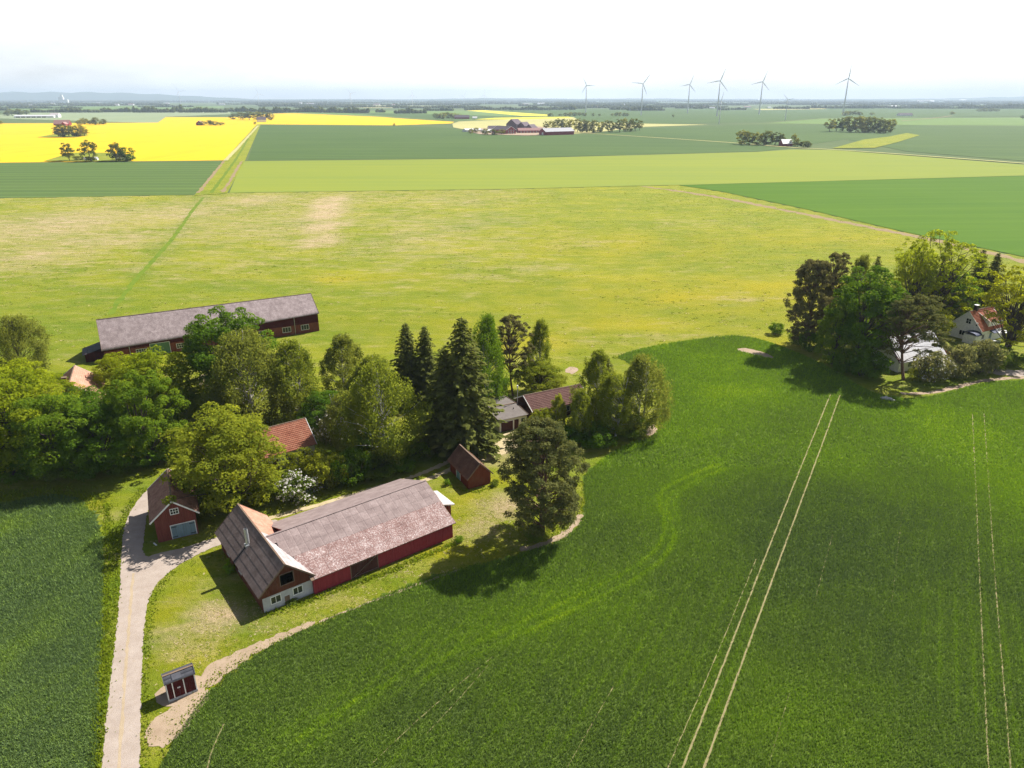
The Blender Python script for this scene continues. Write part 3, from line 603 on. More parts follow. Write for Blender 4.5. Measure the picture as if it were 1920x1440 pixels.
def sheet_mesh(w, l, pitch, mat):
    key = (round(w, 2), round(l, 2), pitch, mat.name)
    if key not in _sheetmesh:
        n = max(2, round(w / pitch)) * 2; V = []; Q = []
        for k in range(n + 1):
            z = .05 if k % 2 else 0.
            V += [(w * k / n, 0, z + .022), (w * k / n, l, z)]
        for k in range(n): Q.append((2 * k, 2 * k + 2, 2 * k + 3, 2 * k + 1))
        _sheetmesh[key] = npmesh('roof_sheet', np.array(V), np.array(Q), mat)
    return _sheetmesh[key]
def sheet_roof(c, w, rows, matf, parent, pitch=.2, start=None, seed=0):
    """corrugated sheets laid in lapped rows, each sheet its own piece; matf(row, col) gives the material"""
    rg = random.Random(seed); c = [Vector(p) for p in c]; LX = (c[1] - c[0]).length; LY = (c[3] - c[0]).length
    X = (c[1] - c[0]).normalized(); Y = (c[3] - c[0]).normalized(); N = X.cross(Y); l = LY / rows
    for j in range(rows):
        s0 = start(j) if start else 0; nx = max(1, round((LX - s0) / w)); ww = w
        for i in range(nx):
            xa = LX - (i + 1) * ww
            o = bpy.data.objects.new('roof_sheet', sheet_mesh(ww * 1.02, l * 1.05, pitch, matf(j, i))); link(o, parent)
            m = Matrix((X, Y, N)).transposed().to_4x4(); m.translation = c[0] + X * xa + Y * (j * l) + N * .02
            o.matrix_local = m @ Matrix.Rotation(rg.uniform(-.002, .002), 4, 'Z')
def window(fr, x0, x1, z0, z1, root, mat, nx=2, nz=1, fw=.09, out=.05, glass=None):
    mb = MB()
    fr.box(mb, x0 - fw, x1 + fw, -.04, out, z1, z1 + fw); fr.box(mb, x0 - fw, x1 + fw, -.04, out + .02, z0 - fw, z0)
    fr.box(mb, x0 - fw, x0, -.04, out, z0, z1); fr.box(mb, x1, x1 + fw, -.04, out, z0, z1)
    for i in range(1, nx): x = x0 + (x1 - x0) * i / nx; fr.box(mb, x - .03, x + .03, -.02, out - .015, z0, z1)
    for i in range(1, nz): z = z0 + (z1 - z0) * i / nz; fr.box(mb, x0, x1, -.02, out - .02, z - .025, z + .025)
    f = mb.build('window', mat, root); g = MB(); fr.box(g, x0, x1, -.03, -.01, z0, z1); g.build('pane', glass or GLASS, f); return f
def door(fr, x0, x1, z0, z1, root, mat, frame=None, brace=None, leaves=2, name='door', hinge=False):
    n = max(2, round((x1 - x0) / .3)); rg = random.Random(int(x0 * 77)); d = None
    for k in range(leaves):
        mb = MB(); a = x0 + (x1 - x0) * k / leaves; b = x0 + (x1 - x0) * (k + 1) / leaves; m = max(2, n // leaves)
        for i in range(m):
            fr.box(mb, a + (b - a) * i / m + .008, a + (b - a) * (i + 1) / m - .006, -.06, .03 + rg.uniform(0, .01), z0, z1)
        d = mb.build(name, mat, root)
        if brace:
            bb = MB(); q = fr.p
            for s, e in (((a + .1, z0 + .15), (b - .1, z1 - .15)), ((a + .05, z0 + .2), (b - .05, z0 + .2)), ((a + .05, z1 - .2), (b - .05, z1 - .2))): bb.bar(q(s[0], .065, s[1]), q(e[0], .065, e[1]), .16, .05)
            bb.build('brace', brace, d)
        if hinge:
            hb = MB(); ax = a if k == 0 else b; sg = 1 if k == 0 else -1
            for z in (z0 + .3, z1 - .3): hb.bar(fr.p(ax, .06, z), fr.p(ax + sg * .75, .06, z), .05, .09)
            hb.build('strap_hinge', BLACK, d)
    if frame:
        mb = MB(); w = .1
        fr.box(mb, x0 - w, x1 + w, -.05, .07, z1, z1 + w); fr.box(mb, x0 - w, x0, -.05, .07, z0, z1); fr.box(mb, x1, x1 + w, -.05, .07, z0, z1); mb.build('door_frame', frame, root)
    return d
def building(name, label, cat, O, ang, L, Wd, h0, h1, ry, rz, wall, ovs=.35, ovg=.3, roofs=None, barge=None, openings=(), bands=None, pw=.26, group=None, trim=None, far=False):
    """ridge along local x. openings: (wall, kind, x0, x1, z0, z1, kwargs). bands: wall -> [(z0, z1, material)]. h0 may be (left, right)."""
    root = empty(name, (O[0], O[1], 0), math.radians(ang), label, cat, group); rg = random.Random(hash(label) % 999 if False else len(label) * 7)
    ha, hb = h0 if isinstance(h0, tuple) else (h0, h0)
    fr = {'front': Frame((0, 0), (1, 0), (0, -1)), 'back': Frame((L, Wd), (-1, 0), (0, 1)), 'end0': Frame((0, Wd), (0, -1), (-1, 0)), 'end1': Frame((L, 0), (0, 1), (1, 0))}
    def g0(x):
        y = Wd - x; return ha + (rz - ha) * y / ry if y < ry else h1 + (rz - h1) * (Wd - y) / (Wd - ry)
    def g1(y): return hb + (rz - hb) * y / ry if y < ry else h1 + (rz - h1) * (Wd - y) / (Wd - ry)
    g0.kinks = (Wd - ry,); g1.kinks = (ry,)
    tops = {'front': lambda x: ha + (hb - ha) * x / L, 'back': lambda x: h1, 'end0': g0, 'end1': g1}
    for w in fr:
        ln = L if w in ('front', 'back') else Wd
        hs = [(o[2], o[3], o[4], o[5]) for o in openings if o[0] == w]
        for (z0, z1, mt) in (bands or {}).get(w, [(-.05, 99, wall)]):
            t = tops[w]
            def tp(x, t=t, z1=z1): return min(t(x), z1)
            tp.kinks = getattr(t, 'kinks', ()) if z1 > 50 or z1 > 2.6 else ()
            mb = MB(); pl = mt in (B_PLASTER, B_CREAM, B_BRICK) or far
            boards(mb, fr[w], ln, z0, tp, [h for h in hs if h[3] > z0 and h[2] < z1], 3.0 if pl else pw, 0 if pl else .014, .12, 0 if pl else .016, rg)
            if mb.v: mb.build('wall', mt, root)
    for (w, kind, x0, x1, z0, z1, kw) in openings:
        if kind == 'window': window(fr[w], x0, x1, z0, z1, root, kw.pop('mat', B_WHITE), **kw)
        elif kind == 'door': door(fr[w], x0, x1, z0, z1, root, kw.pop('mat', B_BLUE), **kw)
        elif kind == 'opening':
            mb = MB(); f = fr[w]
            for a, b, c_, d_ in ((x0 - .08, x0, z0, z1), (x1, x1 + .08, z0, z1), (x0 - .08, x1 + .08, z1, z1 + .1), (x0 - .08, x1 + .08, z0 - .1, z0)): f.box(mb, a, b, -.1, .05, c_, d_)
            mb.build('opening_frame', kw.get('mat', B_GREY), root)
    # roof planes: corners eave-left, eave-right, ridge-right, ridge-left, seen from outside
    def slope(y0, za, zb, yr):
        ka = (rz - za) / (yr - y0); kb = (rz - zb) / (yr - y0); s = 1 if yr > y0 else -1; ye = y0 - s * ovs; up = .06
        E0 = Vector((-ovg, ye, za - ka * s * ovs + up)); E1 = Vector((L + ovg, ye, zb - kb * s * ovs + up)); R1 = Vector((L + ovg, yr, rz + up)); R0 = Vector((-ovg, yr, rz + up))
        return [E0, E1, R1, R0] if s > 0 else [E1, E0, R0, R1]
    SF, SB = slope(0, ha, hb, ry), slope(Wd, h1, h1, ry)
    for c, rf, k in ((SF, roofs[0], 0), (SB, roofs[1], 1)):
        kind, mt = rf[0], rf[1]
        n = (c[1] - c[0]).cross(c[3] - c[0]).normalized(); d = MB()
        d.hexa([p - n * .09 for p in c] + [p - n * .005 for p in c]); d.build('roof_deck', rf[2] if len(rf) > 2 and kind == 'deck' else (mt if kind == 'deck' else B_GREY), root)
        if kind == 'tiles': tile_roof('roof_tiles', c, rf[2], rf[3], mt, root, seed=k + len(label))
        elif kind == 'sheets': tile_roof('roof_sheets', c, rf[2], rf[3], mt, root, .016, False, k + len(label))
        elif kind == 'call': rf[1](c, root)
    if barge:
        for c in (SF, SB):
            for a, b in ((c[0], c[3]), (c[1], c[2])):
                mb = MB(); mb.bar(a + Vector((0, 0, -.02)), b + Vector((0, 0, -.02)), .07 if not far else .4, .2 if not far else .5); mb.build('bargeboard', barge, root)
        mb = MB(); mb.bar(SF[3] + Vector((0, 0, .05)), SF[2] + Vector((0, 0, .05)), .22 if not far else .5, .07); mb.build('ridge_cap', barge if far else (trim or B_GREY), root)
    return root, fr, SF, SB

# ------------------------------------------------------------------ the farm's buildings
def absorb(main, other):
    """take over another assembly's parts as parts of main"""
    def mat(o): return Matrix.Translation(o.location) @ o.rotation_euler.to_matrix().to_4x4()
    rel = mat(main).inverted() @ mat(other)
    for c in [o for o in bpy.data.objects if o.parent == other]:
        c.parent = main; c.matrix_local = rel @ c.matrix_basis
    bpy.data.objects.remove(other)
UA = math.radians(37.5); U = np.array((math.cos(UA), math.sin(UA))); NB = np.array((-U[1], U[0])); L0 = np.array((-31.2, 72.2))
def bl(u, n): return tuple(L0 + U * u + NB * n)
def gable_right(c, root):                     # pale sheets in front of the wing, orange tiles behind it
    k = 9.2 / 17.9; m0, m1 = c[0].lerp(c[1], k), c[3].lerp(c[2], k)
    tile_roof('roof_tiles', [c[0], m0, m1, c[3]], .55, 1.1, R_PALE, root, seed=2); tile_roof('roof_tiles', [m0, c[1], c[2], m1], .35, .42, R_SALMON, root, seed=3)
def gable_left(c, root): sheet_roof(c, 1.12, 5, lambda j, i: R_GREYBR, root, .37, None, 4)
barn, bfr, bSF, bSB = building('barn', 'long red barn with a patchy corrugated roof, cross gable and steel flue beside the crop', 'barn', bl(6.5, -.2), 127.5, 17.3, 6.5, 3.1, 3.1, 3.25, 6.05, B_BROWN, .5, .35,
    [('call', gable_right), ('call', gable_left)], B_GREY,
    [('end0', 'window', 1.05, 2.25, .9, 1.85, dict(nx=2)), ('end0', 'window', 3.95, 5.1, .95, 1.9, dict(nx=2)), ('end0', 'door', 2.75, 3.4, 0, 1.25, dict(mat=B_GREY, leaves=1)), ('end0', 'opening', 2.5, 4.2, 3.05, 4.55, {}),
     ('back', 'window', 3, 4, 1, 1.9, {}), ('back', 'window', 8, 9, 1, 1.9, {})],
    {'end0': [(-.05, 2.15, B_PLASTER), (2.15, 99, B_BROWN)]})
# flue, and a black strip standing in for the dark gap below it
mb = MB(); mb.tube([(9, 4.9, 3.9), (9, 4.9, 7.1)], [.27, .27], 14, False); mb.tube([(9, 4.9, 7.1), (9, 4.9, 6.8)], [.21, .21], 14, False); fl = mb.build('flue', STEELG, barn, True)
mb = MB(); mb.box(8.6, 9.4, 4.55, 5.3, 3.9, 4.75); mb.build('flue_base', STEELG, barn)
mb = MB(); a, b = bSB[0], bSB[3]; sl_ = (b - a).normalized(); nn_ = (bSB[1] - bSB[0]).cross(b - a).normalized(); p0 = Vector((9, a.y, a.z)) + nn_ * .1; mb.bar(p0, p0 + sl_ * 2.5, .22, .05); mb.build('gap_strip', BLACK, barn)
def wing_front(c, root):
    k = [Vector(p) for p in c]; ex = Vector((1, 0, 0)) * 2.8; k[0] -= ex; k[3] -= ex
    def start(j):
        z = k[0].z + (k[3].z - k[0].z) * (j + .2) / 6; us = 3.3 + (6.05 - z) / .9 - .4; return max(0, us - (6.5 + k[0].x))
    rg = random.Random(5); edge = [rg.random() for _ in range(40)]
    sheet_roof(k, 1.08, 6, lambda j, i: R_PINK if j < 3 else R_GREYUP, root, .36, start, 6)
wing, wfr, wSF, wSB = building('wing', 'x', 'x', bl(6.5, -.6), 37.5, 21.4, 15.6, 2.65, 2.65, 7.8, 5.8, B_STEEL, .4, .35, [('call', wing_front), ('deck', R_GREYUP)], None,
    [('front', 'door', 5.25, 9.15, .05, 2.4, dict(mat=B_DOORBR, leaves=1, brace=B_GREY, frame=B_GREY, name='sliding_door'))], None, .3)
mb = MB(); mb.bar(wSF[3] + Vector((-2.4, 0, .08)), wSF[2] + Vector((0, 0, .08)), .3, .06); mb.build('ridge_cap', R_GREYUP, wing)
mb = MB(); mb.bar(wSF[1] + Vector((0, 0, -.05)), wSF[2] + Vector((0, 0, -.05)), .06, .2); mb.build('bargeboard', B_GREY, wing)
# lean-to at the far end of the wing
mb = MB(); mb.box(21.5, 24.1, 4.6, 4.72, 0, 2.3); mb.box(24.0, 24.12, 4.73, 9.0, 0, 2.3); mb.box(21.5, 24.1, 9.01, 9.12, 0, 2.3); mb.build('lean_to_wall', B_RED, wing)
tile_roof('lean_to_roof', [Vector((24.55, 4.3, 2.35)), Vector((24.55, 9.4, 2.35)), Vector((21.75, 9.4, 3.3)), Vector((21.75, 4.3, 3.3))], .6, 1.0, R_PALE, wing, seed=9)
mb = MB(); mb.bar((24.57, 4.3, 2.3), (24.57, 9.4, 2.3), .06, .2); mb.bar((24.55, 4.28, 2.3), (21.75, 4.28, 3.25), .06, .2); mb.build('fascia', B_WHITE, wing)
absorb(barn, wing)
# garage beside the drive
ga = math.radians(26.9); gfl = np.array((-51.37, 87.28)); gfr = gfl + 5.44 * np.array((math.cos(ga), math.sin(ga)))
building('garage_barn', 'small red gabled garage with grey-blue double doors beside the gravel drive', 'garage', gfr, 116.9, 10.2, 5.44, 4.0, 4.0, 2.72, 6.3, B_RED, .6, .35,
    [('tiles', R_OLDTILE, .34, .4), ('tiles', R_OLDTILE, .34, .4)], B_WHITE,
    [('end0', 'door', 1.95, 5.15, .1, 2.3, dict(mat=B_BLUE, frame=B_WHITE, hinge=True)), ('end0', 'window', 2.3, 3.3, 4.15, 4.95, dict(nx=3, nz=2))], None, .24)
# little shed
sa = math.radians(29); sfl = np.array((-7.17, 102.55)); sfr = sfl + 4.1 * np.array((math.cos(sa), math.sin(sa)))
def shed_roof(c, root): sheet_roof(c, 1.0, 4, lambda j, i: R_SHED, root, .25, None, 8)
building('shed', 'small rust-red shed with a turquoise door beside the worn forecourt', 'shed', sfr, 119, 7.3, 4.1, 2.2, 2.2, 2.05, 4.35, B_RUST, .35, .3, [('tiles', R_SHED, .5, .9), ('call', shed_roof)], B_GREY,
    [('back', 'door', 2.7, 4.1, .05, 1.95, dict(mat=B_TURQ, frame=B_WHITE))], None, .28)
# transformer kiosk
kiosk, kf, kSF, kSB = building('transformer_kiosk', 'small dark red utility kiosk with a dark felt roof beside the drive', 'kiosk', (-36.68, 57.9), 33, 2.85, 1.7, 2.42, 2.42, .85, 2.8, B_DARKRED, .08, .1,
    [('tiles', R_FELTD, .95, .55), ('tiles', R_FELTD, .95, .55)], R_FELTD, (), None, .4)
mb = MB(); mb.box(-.06, 2.91, -.06, 1.76, -.02, .3); mb.build('plinth', plain('grey_concrete', (.36, .36, .38), .9, .2, 4), kiosk)
for x in (.02, .62, 1.72, 2.83):
    mb = MB(); mb.box(x - .05, x + .05, -.05, .0, .3, 2.36); mb.build('corner_trim', B_WHITE, kiosk)
for y in (.0, 1.7):
    mb = MB(); mb.box(-.045, 0, y - .05, y + .05, .3, 2.36); mb.build('corner_trim', B_WHITE, kiosk)
for x in (1.1, 1.26):
    mb = MB(); mb.box(x - .065, x + .065, -.03, -.02 + .045, 1.4, 1.53); s_ = mb.build('warning_plate', B_WHITE, kiosk); s_.location.y = -.035
mb = MB(); mb.box(.72, 1.62, -.42, .3, 0, .05); ro = mb.build('roof_hatch', R_FELTD, kiosk); ro.matrix_local = Matrix.Translation((0, .42, 2.72)) @ Matrix.Rotation(math.radians(24), 4, 'X')
# the long barn at the back
lb, lf, lSF, lSB = building('long_barn', 'very long dark red barn with a lichen-grey roof at the meadow edge', 'barn', (-99.7 + .17 + .2, 163.06 + .3), 29, 52.4, 14, (3.3, 5.2), 4.6, 7.0, 9.0, B_DARKRED, .35, .35,
    [('sheets', R_LONG, .55, .95), ('deck', R_LONG)], B_GREY,
    [('front', 'window', 7.0, 9.2, 1.0, 2.1, dict(nx=4, nz=2)), ('front', 'door', 10.2, 14.6, .1, 3.0, dict(mat=B_GREEN, frame=B_WHITE)), ('front', 'window', 16.2, 18.2, 1.0, 2.1, dict(nx=4, nz=2)), ('front', 'door', 20.5, 22.0, .1, 2.6, dict(mat=B_GREEN, leaves=1)),
     ('front', 'window', 42.6, 44.7, 1.0, 2.3, dict(nx=3, nz=1)), ('front', 'window', 47.6, 49.6, 1.0, 2.3, dict(nx=3, nz=1)), ('front', 'window', 36, 38, 1.0, 2.3, dict(nx=3, nz=1))],
    {'front': [(-.05, 2.6, B_BRICK), (2.6, 99, B_DARKRED)]}, .3)
for x in (5.6, 45.9):
    mb = MB(); mb.bar((x, -.08, 0), (x, -.08, 3.3 + 1.9 * x / 52), .11); mb.build('downpipe', STEELG, lb)
mb = MB(); mb.box(-4.2, -.15, 2.2, 2.32, 0, 2.3); mb.box(-4.2, -4.08, 2.33, 7.5, 0, 2.0); mb.box(-4.2, -.15, 7.51, 7.62, 0, 2.3); mb.build('lean_to_wall', B_DARKRED, lb)
tile_roof('lean_to_roof', [Vector((-4.7, 7.9, 2.0)), Vector((-4.7, 1.6, 2.0)), Vector((-.4, 1.6, 3.2)), Vector((-.4, 7.9, 3.2))], .8, 1.2, R_FELTD, lb, seed=4)
# farmhouse with the orange roof
hx = np.array((math.cos(math.radians(36.5)), math.sin(math.radians(36.5))))
fh, ff, fSF, fSB = building('farmhouse', 'farmhouse with an orange tiled roof half hidden behind the big leafy tree', 'house', np.array((-34.9, 113.6)) - hx * 13, 36.5, 12.7, 8.2, 3.2, 3.2, 4.1, 6.3, B_CREAM, .4, .3,
    [('tiles', R_ORANGE, .3, .38), ('tiles', R_ORANGE, .3, .38)], B_WHITE, [('front', 'window', 10.2, 11.4, 1.0, 2.3, dict(nx=2, nz=2)), ('front', 'window', 7.2, 8.4, 1.0, 2.3, dict(nx=2, nz=2)), ('front', 'door', 5, 6, 0, 2.1, dict(mat=B_DOORBR, leaves=1, frame=B_WHITE)), ('end1', 'window', 2, 3.2, 1, 2.3, dict(nx=2, nz=2))])
# house among the trees on the left
gh, gf, gSF, gSB = building('cottage', 'cottage with an orange tiled gable and brick chimney among the left trees', 'house', (-84.0, 133.5), 115, 11, 9.4, 3.6, 3.6, 4.7, 7.2, B_CREAM, .4, .3,
    [('tiles', R_SALMON, .3, .38), ('tiles', R_SALMON, .3, .38)], B_WHITE, [('end0', 'window', 3.4, 4.5, 4.2, 5.4, dict(nx=2, nz=2)), ('end0', 'window', 5.6, 6.7, 4.2, 5.4, dict(nx=2, nz=2))])
mb = MB(); mb.box(2.2, 2.9, 5.4, 6.1, 5.5, 7.7); ch = mb.build('chimney', B_BRICK, gh); mb = MB(); mb.box(2.1, 3.0, 5.3, 6.2, 7.7, 7.85); mb.build('chimney_cap', B_GREY, ch)
tile_roof('porch_roof', [Vector((-5.0, 10.6, 2.9)), Vector((-5.0, -1.2, 2.9)), Vector((-.3, -1.2, 4.0)), Vector((-.3, 10.6, 4.0))], .3, .38, R_SALMON, gh, seed=12)
mb = MB(); mb.box(-4.5, -4.38, -.8, 10.2, 0, 2.9); mb.box(-4.37, -.15, -.8, -.68, 0, 3.0); mb.box(-4.37, -.15, 10.08, 10.2, 0, 3.0); mb.build('porch_wall', B_CREAM, gh)
# bungalow and its flat garage
fg, gf_, a_, b_ = building('flat_garage', 'pale garage with a low grey felt roof and brown doors beside the brown-tiled bungalow', 'garage', (-2.45, 123.9), 27, 6.0, 10.5, 2.7, 2.7, 5.2, 3.05, B_CREAM, .25, .25, [('deck', R_FELT), ('deck', R_FELT)], B_GREY,
    [('front', 'door', .35, 2.95, .05, 2.1, dict(mat=B_DOORBR, leaves=1, frame=B_WHITE, name='garage_door')), ('front', 'door', 3.25, 4.2, .05, 2.1, dict(mat=B_DOORBR, leaves=1)), ('front', 'window', 4.75, 5.6, .5, 2.1, dict(nx=1))], None, .3)
mb = MB(); mb.tube([(4.6, 3.0, 2.8), (4.6, 3.0, 3.25)], [.09, .09], 8); mb.build('roof_vent', BLACK, fg)
bw, bf_, bwF, bwB = building('bungalow', 'low bungalow with a brown tiled roof behind the birches', 'house', (4.1, 128.4), 27.5, 13, 7.0, 2.75, 2.75, 3.5, 4.6, B_DOORBR, .45, .3, [('tiles', R_BROWNT, .34, .4), ('tiles', R_BROWNT, .34, .4)], B_WHITE,
    [('front', 'window', 3, 4.6, 1.0, 2.1, dict(nx=2)), ('front', 'window', 7, 8.6, 1.0, 2.1, dict(nx=2)), ('front', 'window', 10, 11.6, 1.0, 2.1, dict(nx=2))])
mb = MB(); mb.tube([(-1.2, 4.2, 0), (-1.2, 4.2, 6.3)], [.09, .07], 8); fp = mb.build('flue', STEELG, bw); mb = MB(); mb.tube([(-1.2, 4.2, 6.3), (-1.2, 4.2, 6.8)], [.16, .16], 8); mb.build('flue_cap', B_WHITE, fp)
mb = MB(); mb.box(-2.0, -.4, 3.2, 5.6, 0, 2.6); mb.box(-2.1, -.35, 3.1, 5.7, 2.6, 2.72); mb.build('side_passage', B_DOORBR, bw)
# white house on the right
wh, wf_, whF, whB = building('white_house', 'white wooden house with a red tiled roof, dormer and black chimney', 'house', (122.87, 177.86), 28.6, 10.3, 8, 3.6, 3.6, 4.0, 7.7, B_WHITE, .4, .3, [('tiles', R_REDTILE, .32, .4), ('tiles', R_REDTILE, .32, .4)], B_WHITE,
    [('end0', 'window', 3.7, 4.9, 4.5, 5.8, dict(nx=2, nz=2)), ('end0', 'window', 6.3, 6.75, 4.4, 5.2, dict(nx=1)), ('end0', 'window', 2.6, 4.0, 1.1, 2.3, dict(nx=2)), ('front', 'window', .9, 1.9, 1.0, 2.2, dict(nx=2)), ('front', 'door', 4.4, 5.4, .1, 2.2, dict(mat=B_BLUE, leaves=1))], None, .3)
mb = MB(); mb.box(2.4, 3.3, 3.7, 4.5, 6.9, 9.0); cc_ = mb.build('chimney', BLACK, wh); mb = MB(); mb.box(2.3, 3.4, 3.6, 4.6, 9.0, 9.12); mb.build('chimney_cap', STEELG, cc_)
mb = MB(); mb.box(3.4, 9.7, .25, .4, 3.7, 5.55); mb.add([(3.4, .4, 3.9), (3.4, .4, 5.55), (3.4, 3.3, 6.75)], [(0, 1, 2)]); mb.add([(9.7, .4, 3.9), (9.7, 3.3, 6.75), (9.7, .4, 5.55)], [(0, 1, 2)]); dm = mb.build('dormer', B_WHITE, wh)
tile_roof('dormer_roof', [Vector((3.1, -.15, 5.45)), Vector((10.0, -.15, 5.45)), Vector((10.0, 3.7, 7.25)), Vector((3.1, 3.7, 7.25))], .32, .4, R_REDTILE, dm, seed=6)
for x in (3.08, 10.02):
    mb = MB(); mb.bar((x, -.15, 5.42), (x, 3.7, 7.22), .08, .22); mb.build('bargeboard', B_WHITE, dm)
for x in (4.4, 7.2):
    window(Frame((0, .25), (1, 0), (0, -1)), x, x + 1.2, 4.3, 5.2, dm, B_WHITE)
mb = MB(); mb.box(-2.4, -.13, -.3, 2.9, 0, 2.4); px_ = mb.build('porch', B_WHITE, wh)
M_AWN = plain('navy_awning', (.025, .035, .09), .7, .2)
mb = MB()
for k in range(8):
    a0, a1 = math.pi * k / 8, math.pi * (k + 1) / 8; f = lambda a: (1.3 - 1.9 * math.cos(a), 2.4 + .75 * math.sin(a))
    (y0, z0), (y1, z1) = f(a0), f(a1); mb.hexa([(-2.7, y0, z0), (-.1, y0, z0), (-.1, y1, z1), (-2.7, y1, z1), (-2.7, y0, z0 + .05), (-.1, y0, z0 + .05), (-.1, y1, z1 + .05), (-2.7, y1, z1 + .05)])
mb.build('awning', M_AWN, px_); window(Frame((-2.4, 2.9), (0, -1), (-1, 0)), 1.0, 2.0, .9, 1.9, px_, B_WHITE)
mb = MB()
for x in (5.9, 7.6, 9.4): mb.bar((x, -2.3, 0), (x, -2.3, 2.4), .12)
mb.box(5.6, 9.7, -2.5, -.2, 2.4, 2.5); pg_ = mb.build('pergola', B_WHITE, wh); mb = MB(); mb.hexa([(3.9, -1.4, 2.5), (6.1, -1.4, 2.5), (6.1, -.05, 2.75), (3.9, -.05, 2.75), (3.9, -1.4, 2.56), (6.1, -1.4, 2.56), (6.1, -.05, 3.25), (3.9, -.05, 3.25)]); mb.build('awning', M_AWN, pg_)
# white-roofed outbuilding
M_PURP = plain('plum_fascia', (.055, .016, .045), .6, .2)
wx = np.array((math.cos(math.radians(23)), math.sin(math.radians(23))))
def white_roof(c, root): sheet_roof(c, 1.1, 2, lambda j, i: R_WHITE, root, .27, None, 3)
building('outbuilding', 'white boarded outbuilding with a bright white sheet roof beside the white house', 'outbuilding', np.array((104.9, 162.4)) - wx * 15.3, 23, 15, 9.0, 2.8, 2.8, 4.5, 7.1, B_WHITE, .4, .3, [('call', white_roof), ('deck', R_WHITE)], M_PURP,
    [('front', 'door', 6.4, 7.6, .05, 2.1, dict(mat=B_DOORBR, leaves=1, frame=B_WHITE)), ('front', 'window', 10, 11.5, 1, 2, {}), ('front', 'window', 3, 4.5, 1, 2, {})], None, .5)
# garden furniture in front of the white house
M_PLAST = plain('white_plastic', (.72, .72, .72), .4, .05)
def chair(label, loc, rz):
    r = empty('garden_chair', loc, rz, label, 'chair', 'garden furniture by the white house')
    for x in (-.22, .22):
        for y in (-.22, .22):
            m = MB(); m.bar((x, y, 0), (x, y, .44), .05); m.build('leg', M_PLAST, r)
    m = MB(); m.box(-.27, .27, -.27, .27, .44, .49); m.build('seat', M_PLAST, r); m = MB(); m.box(-.27, .27, .22, .27, .5, .95); m.build('backrest', M_PLAST, r)
t0_ = np.array(G(1862, 643)); chair('white garden chair left of the round garden table by the white house', (t0_[0] - 1.2, t0_[1], 0.01), 1.4); chair('white garden chair right of the round garden table by the white house', (t0_[0] + 1.2, t0_[1] + .1, 0.01), -1.5)
r = empty('garden_table', (t0_[0], t0_[1], .01), 0, 'round white garden table on the grass in front of the white house', 'table')
m = MB(); m.tube([(0, 0, .7), (0, 0, .75)], [.65, .65], 20); m.build('tabletop', M_PLAST, r); m = MB(); m.tube([(0, 0, 0), (0, 0, .7)], [.06, .06], 8); m.build('pedestal', M_PLAST, r); m = MB(); m.tube([(0, 0, 0), (0, 0, .04)], [.3, .3], 12); m.build('foot', M_PLAST, r)
# parked car behind the outbuilding
M_CAR = plain('magenta_red_car_paint', (.30, .012, .05), .25, .05, 3, .6); M_TYRE = plain('tyre_rubber', (.02, .02, .02), .9, .1)
def car(loc, rz):
    r = empty('parked_car', loc, rz, 'dark red hatchback parked at the corner of the white-roofed outbuilding', 'car')
    sec = [(-2.0, .35, .75, .80), (-1.9, .28, .88, .84), (-1.0, .25, .95, .86), (.9, .25, .98, .86), (1.9, .28, .92, .84), (2.0, .4, .85, .78)]; m = MB(); n = 8
    for (x, z0, z1, w) in sec: m.v += [(x, -w * .92, z0), (x, -w, z0 + .2), (x, -w, z1 - .12), (x, -w * .9, z1), (x, w * .9, z1), (x, w, z1 - .12), (x, w, z0 + .2), (x, w * .92, z0)]
    for i in range(len(sec) - 1): m.f += [(i * n + k, i * n + (k + 1) % n, (i + 1) * n + (k + 1) % n, (i + 1) * n + k) for k in range(n)]
    m.f += [tuple(range(n)), tuple(range(5 * n + n - 1, 5 * n - 1, -1))]; m.build('body', M_CAR, r)
    m = MB(); m.hexa([(-.95, -.76, .93), (1.75, -.76, .93), (1.75, .76, .93), (-.95, .76, .93), (-.25, -.6, 1.44), (1.35, -.6, 1.44), (1.35, .6, 1.44), (-.25, .6, 1.44)]); cb = m.build('windows', GLASS, r)
    m = MB(); m.box(-.2, 1.3, -.61, .61, 1.43, 1.48); m.build('roof', M_CAR, r)
    for x in (-1.25, 1.25):
        for y in (-.78, .78):
            m = MB(); m.tube([(x, y - .1, .32), (x, y + .1, .32)], [.32, .32], 14); w_ = m.build('wheel', M_TYRE, r); m = MB(); m.tube([(x, y * 1.13, .32), (x, y * 1.15, .32)], [.18, .18], 10); m.build('rim', STEELG, w_)
    for y in (-.6, .6):
        m = MB(); m.box(-2.03, -1.96, y - .15, y + .15, .62, .76); m.build('headlight', B_WHITE, r)
cg = G(1779, 664); car((cg[0], cg[1], .03), math.radians(120))
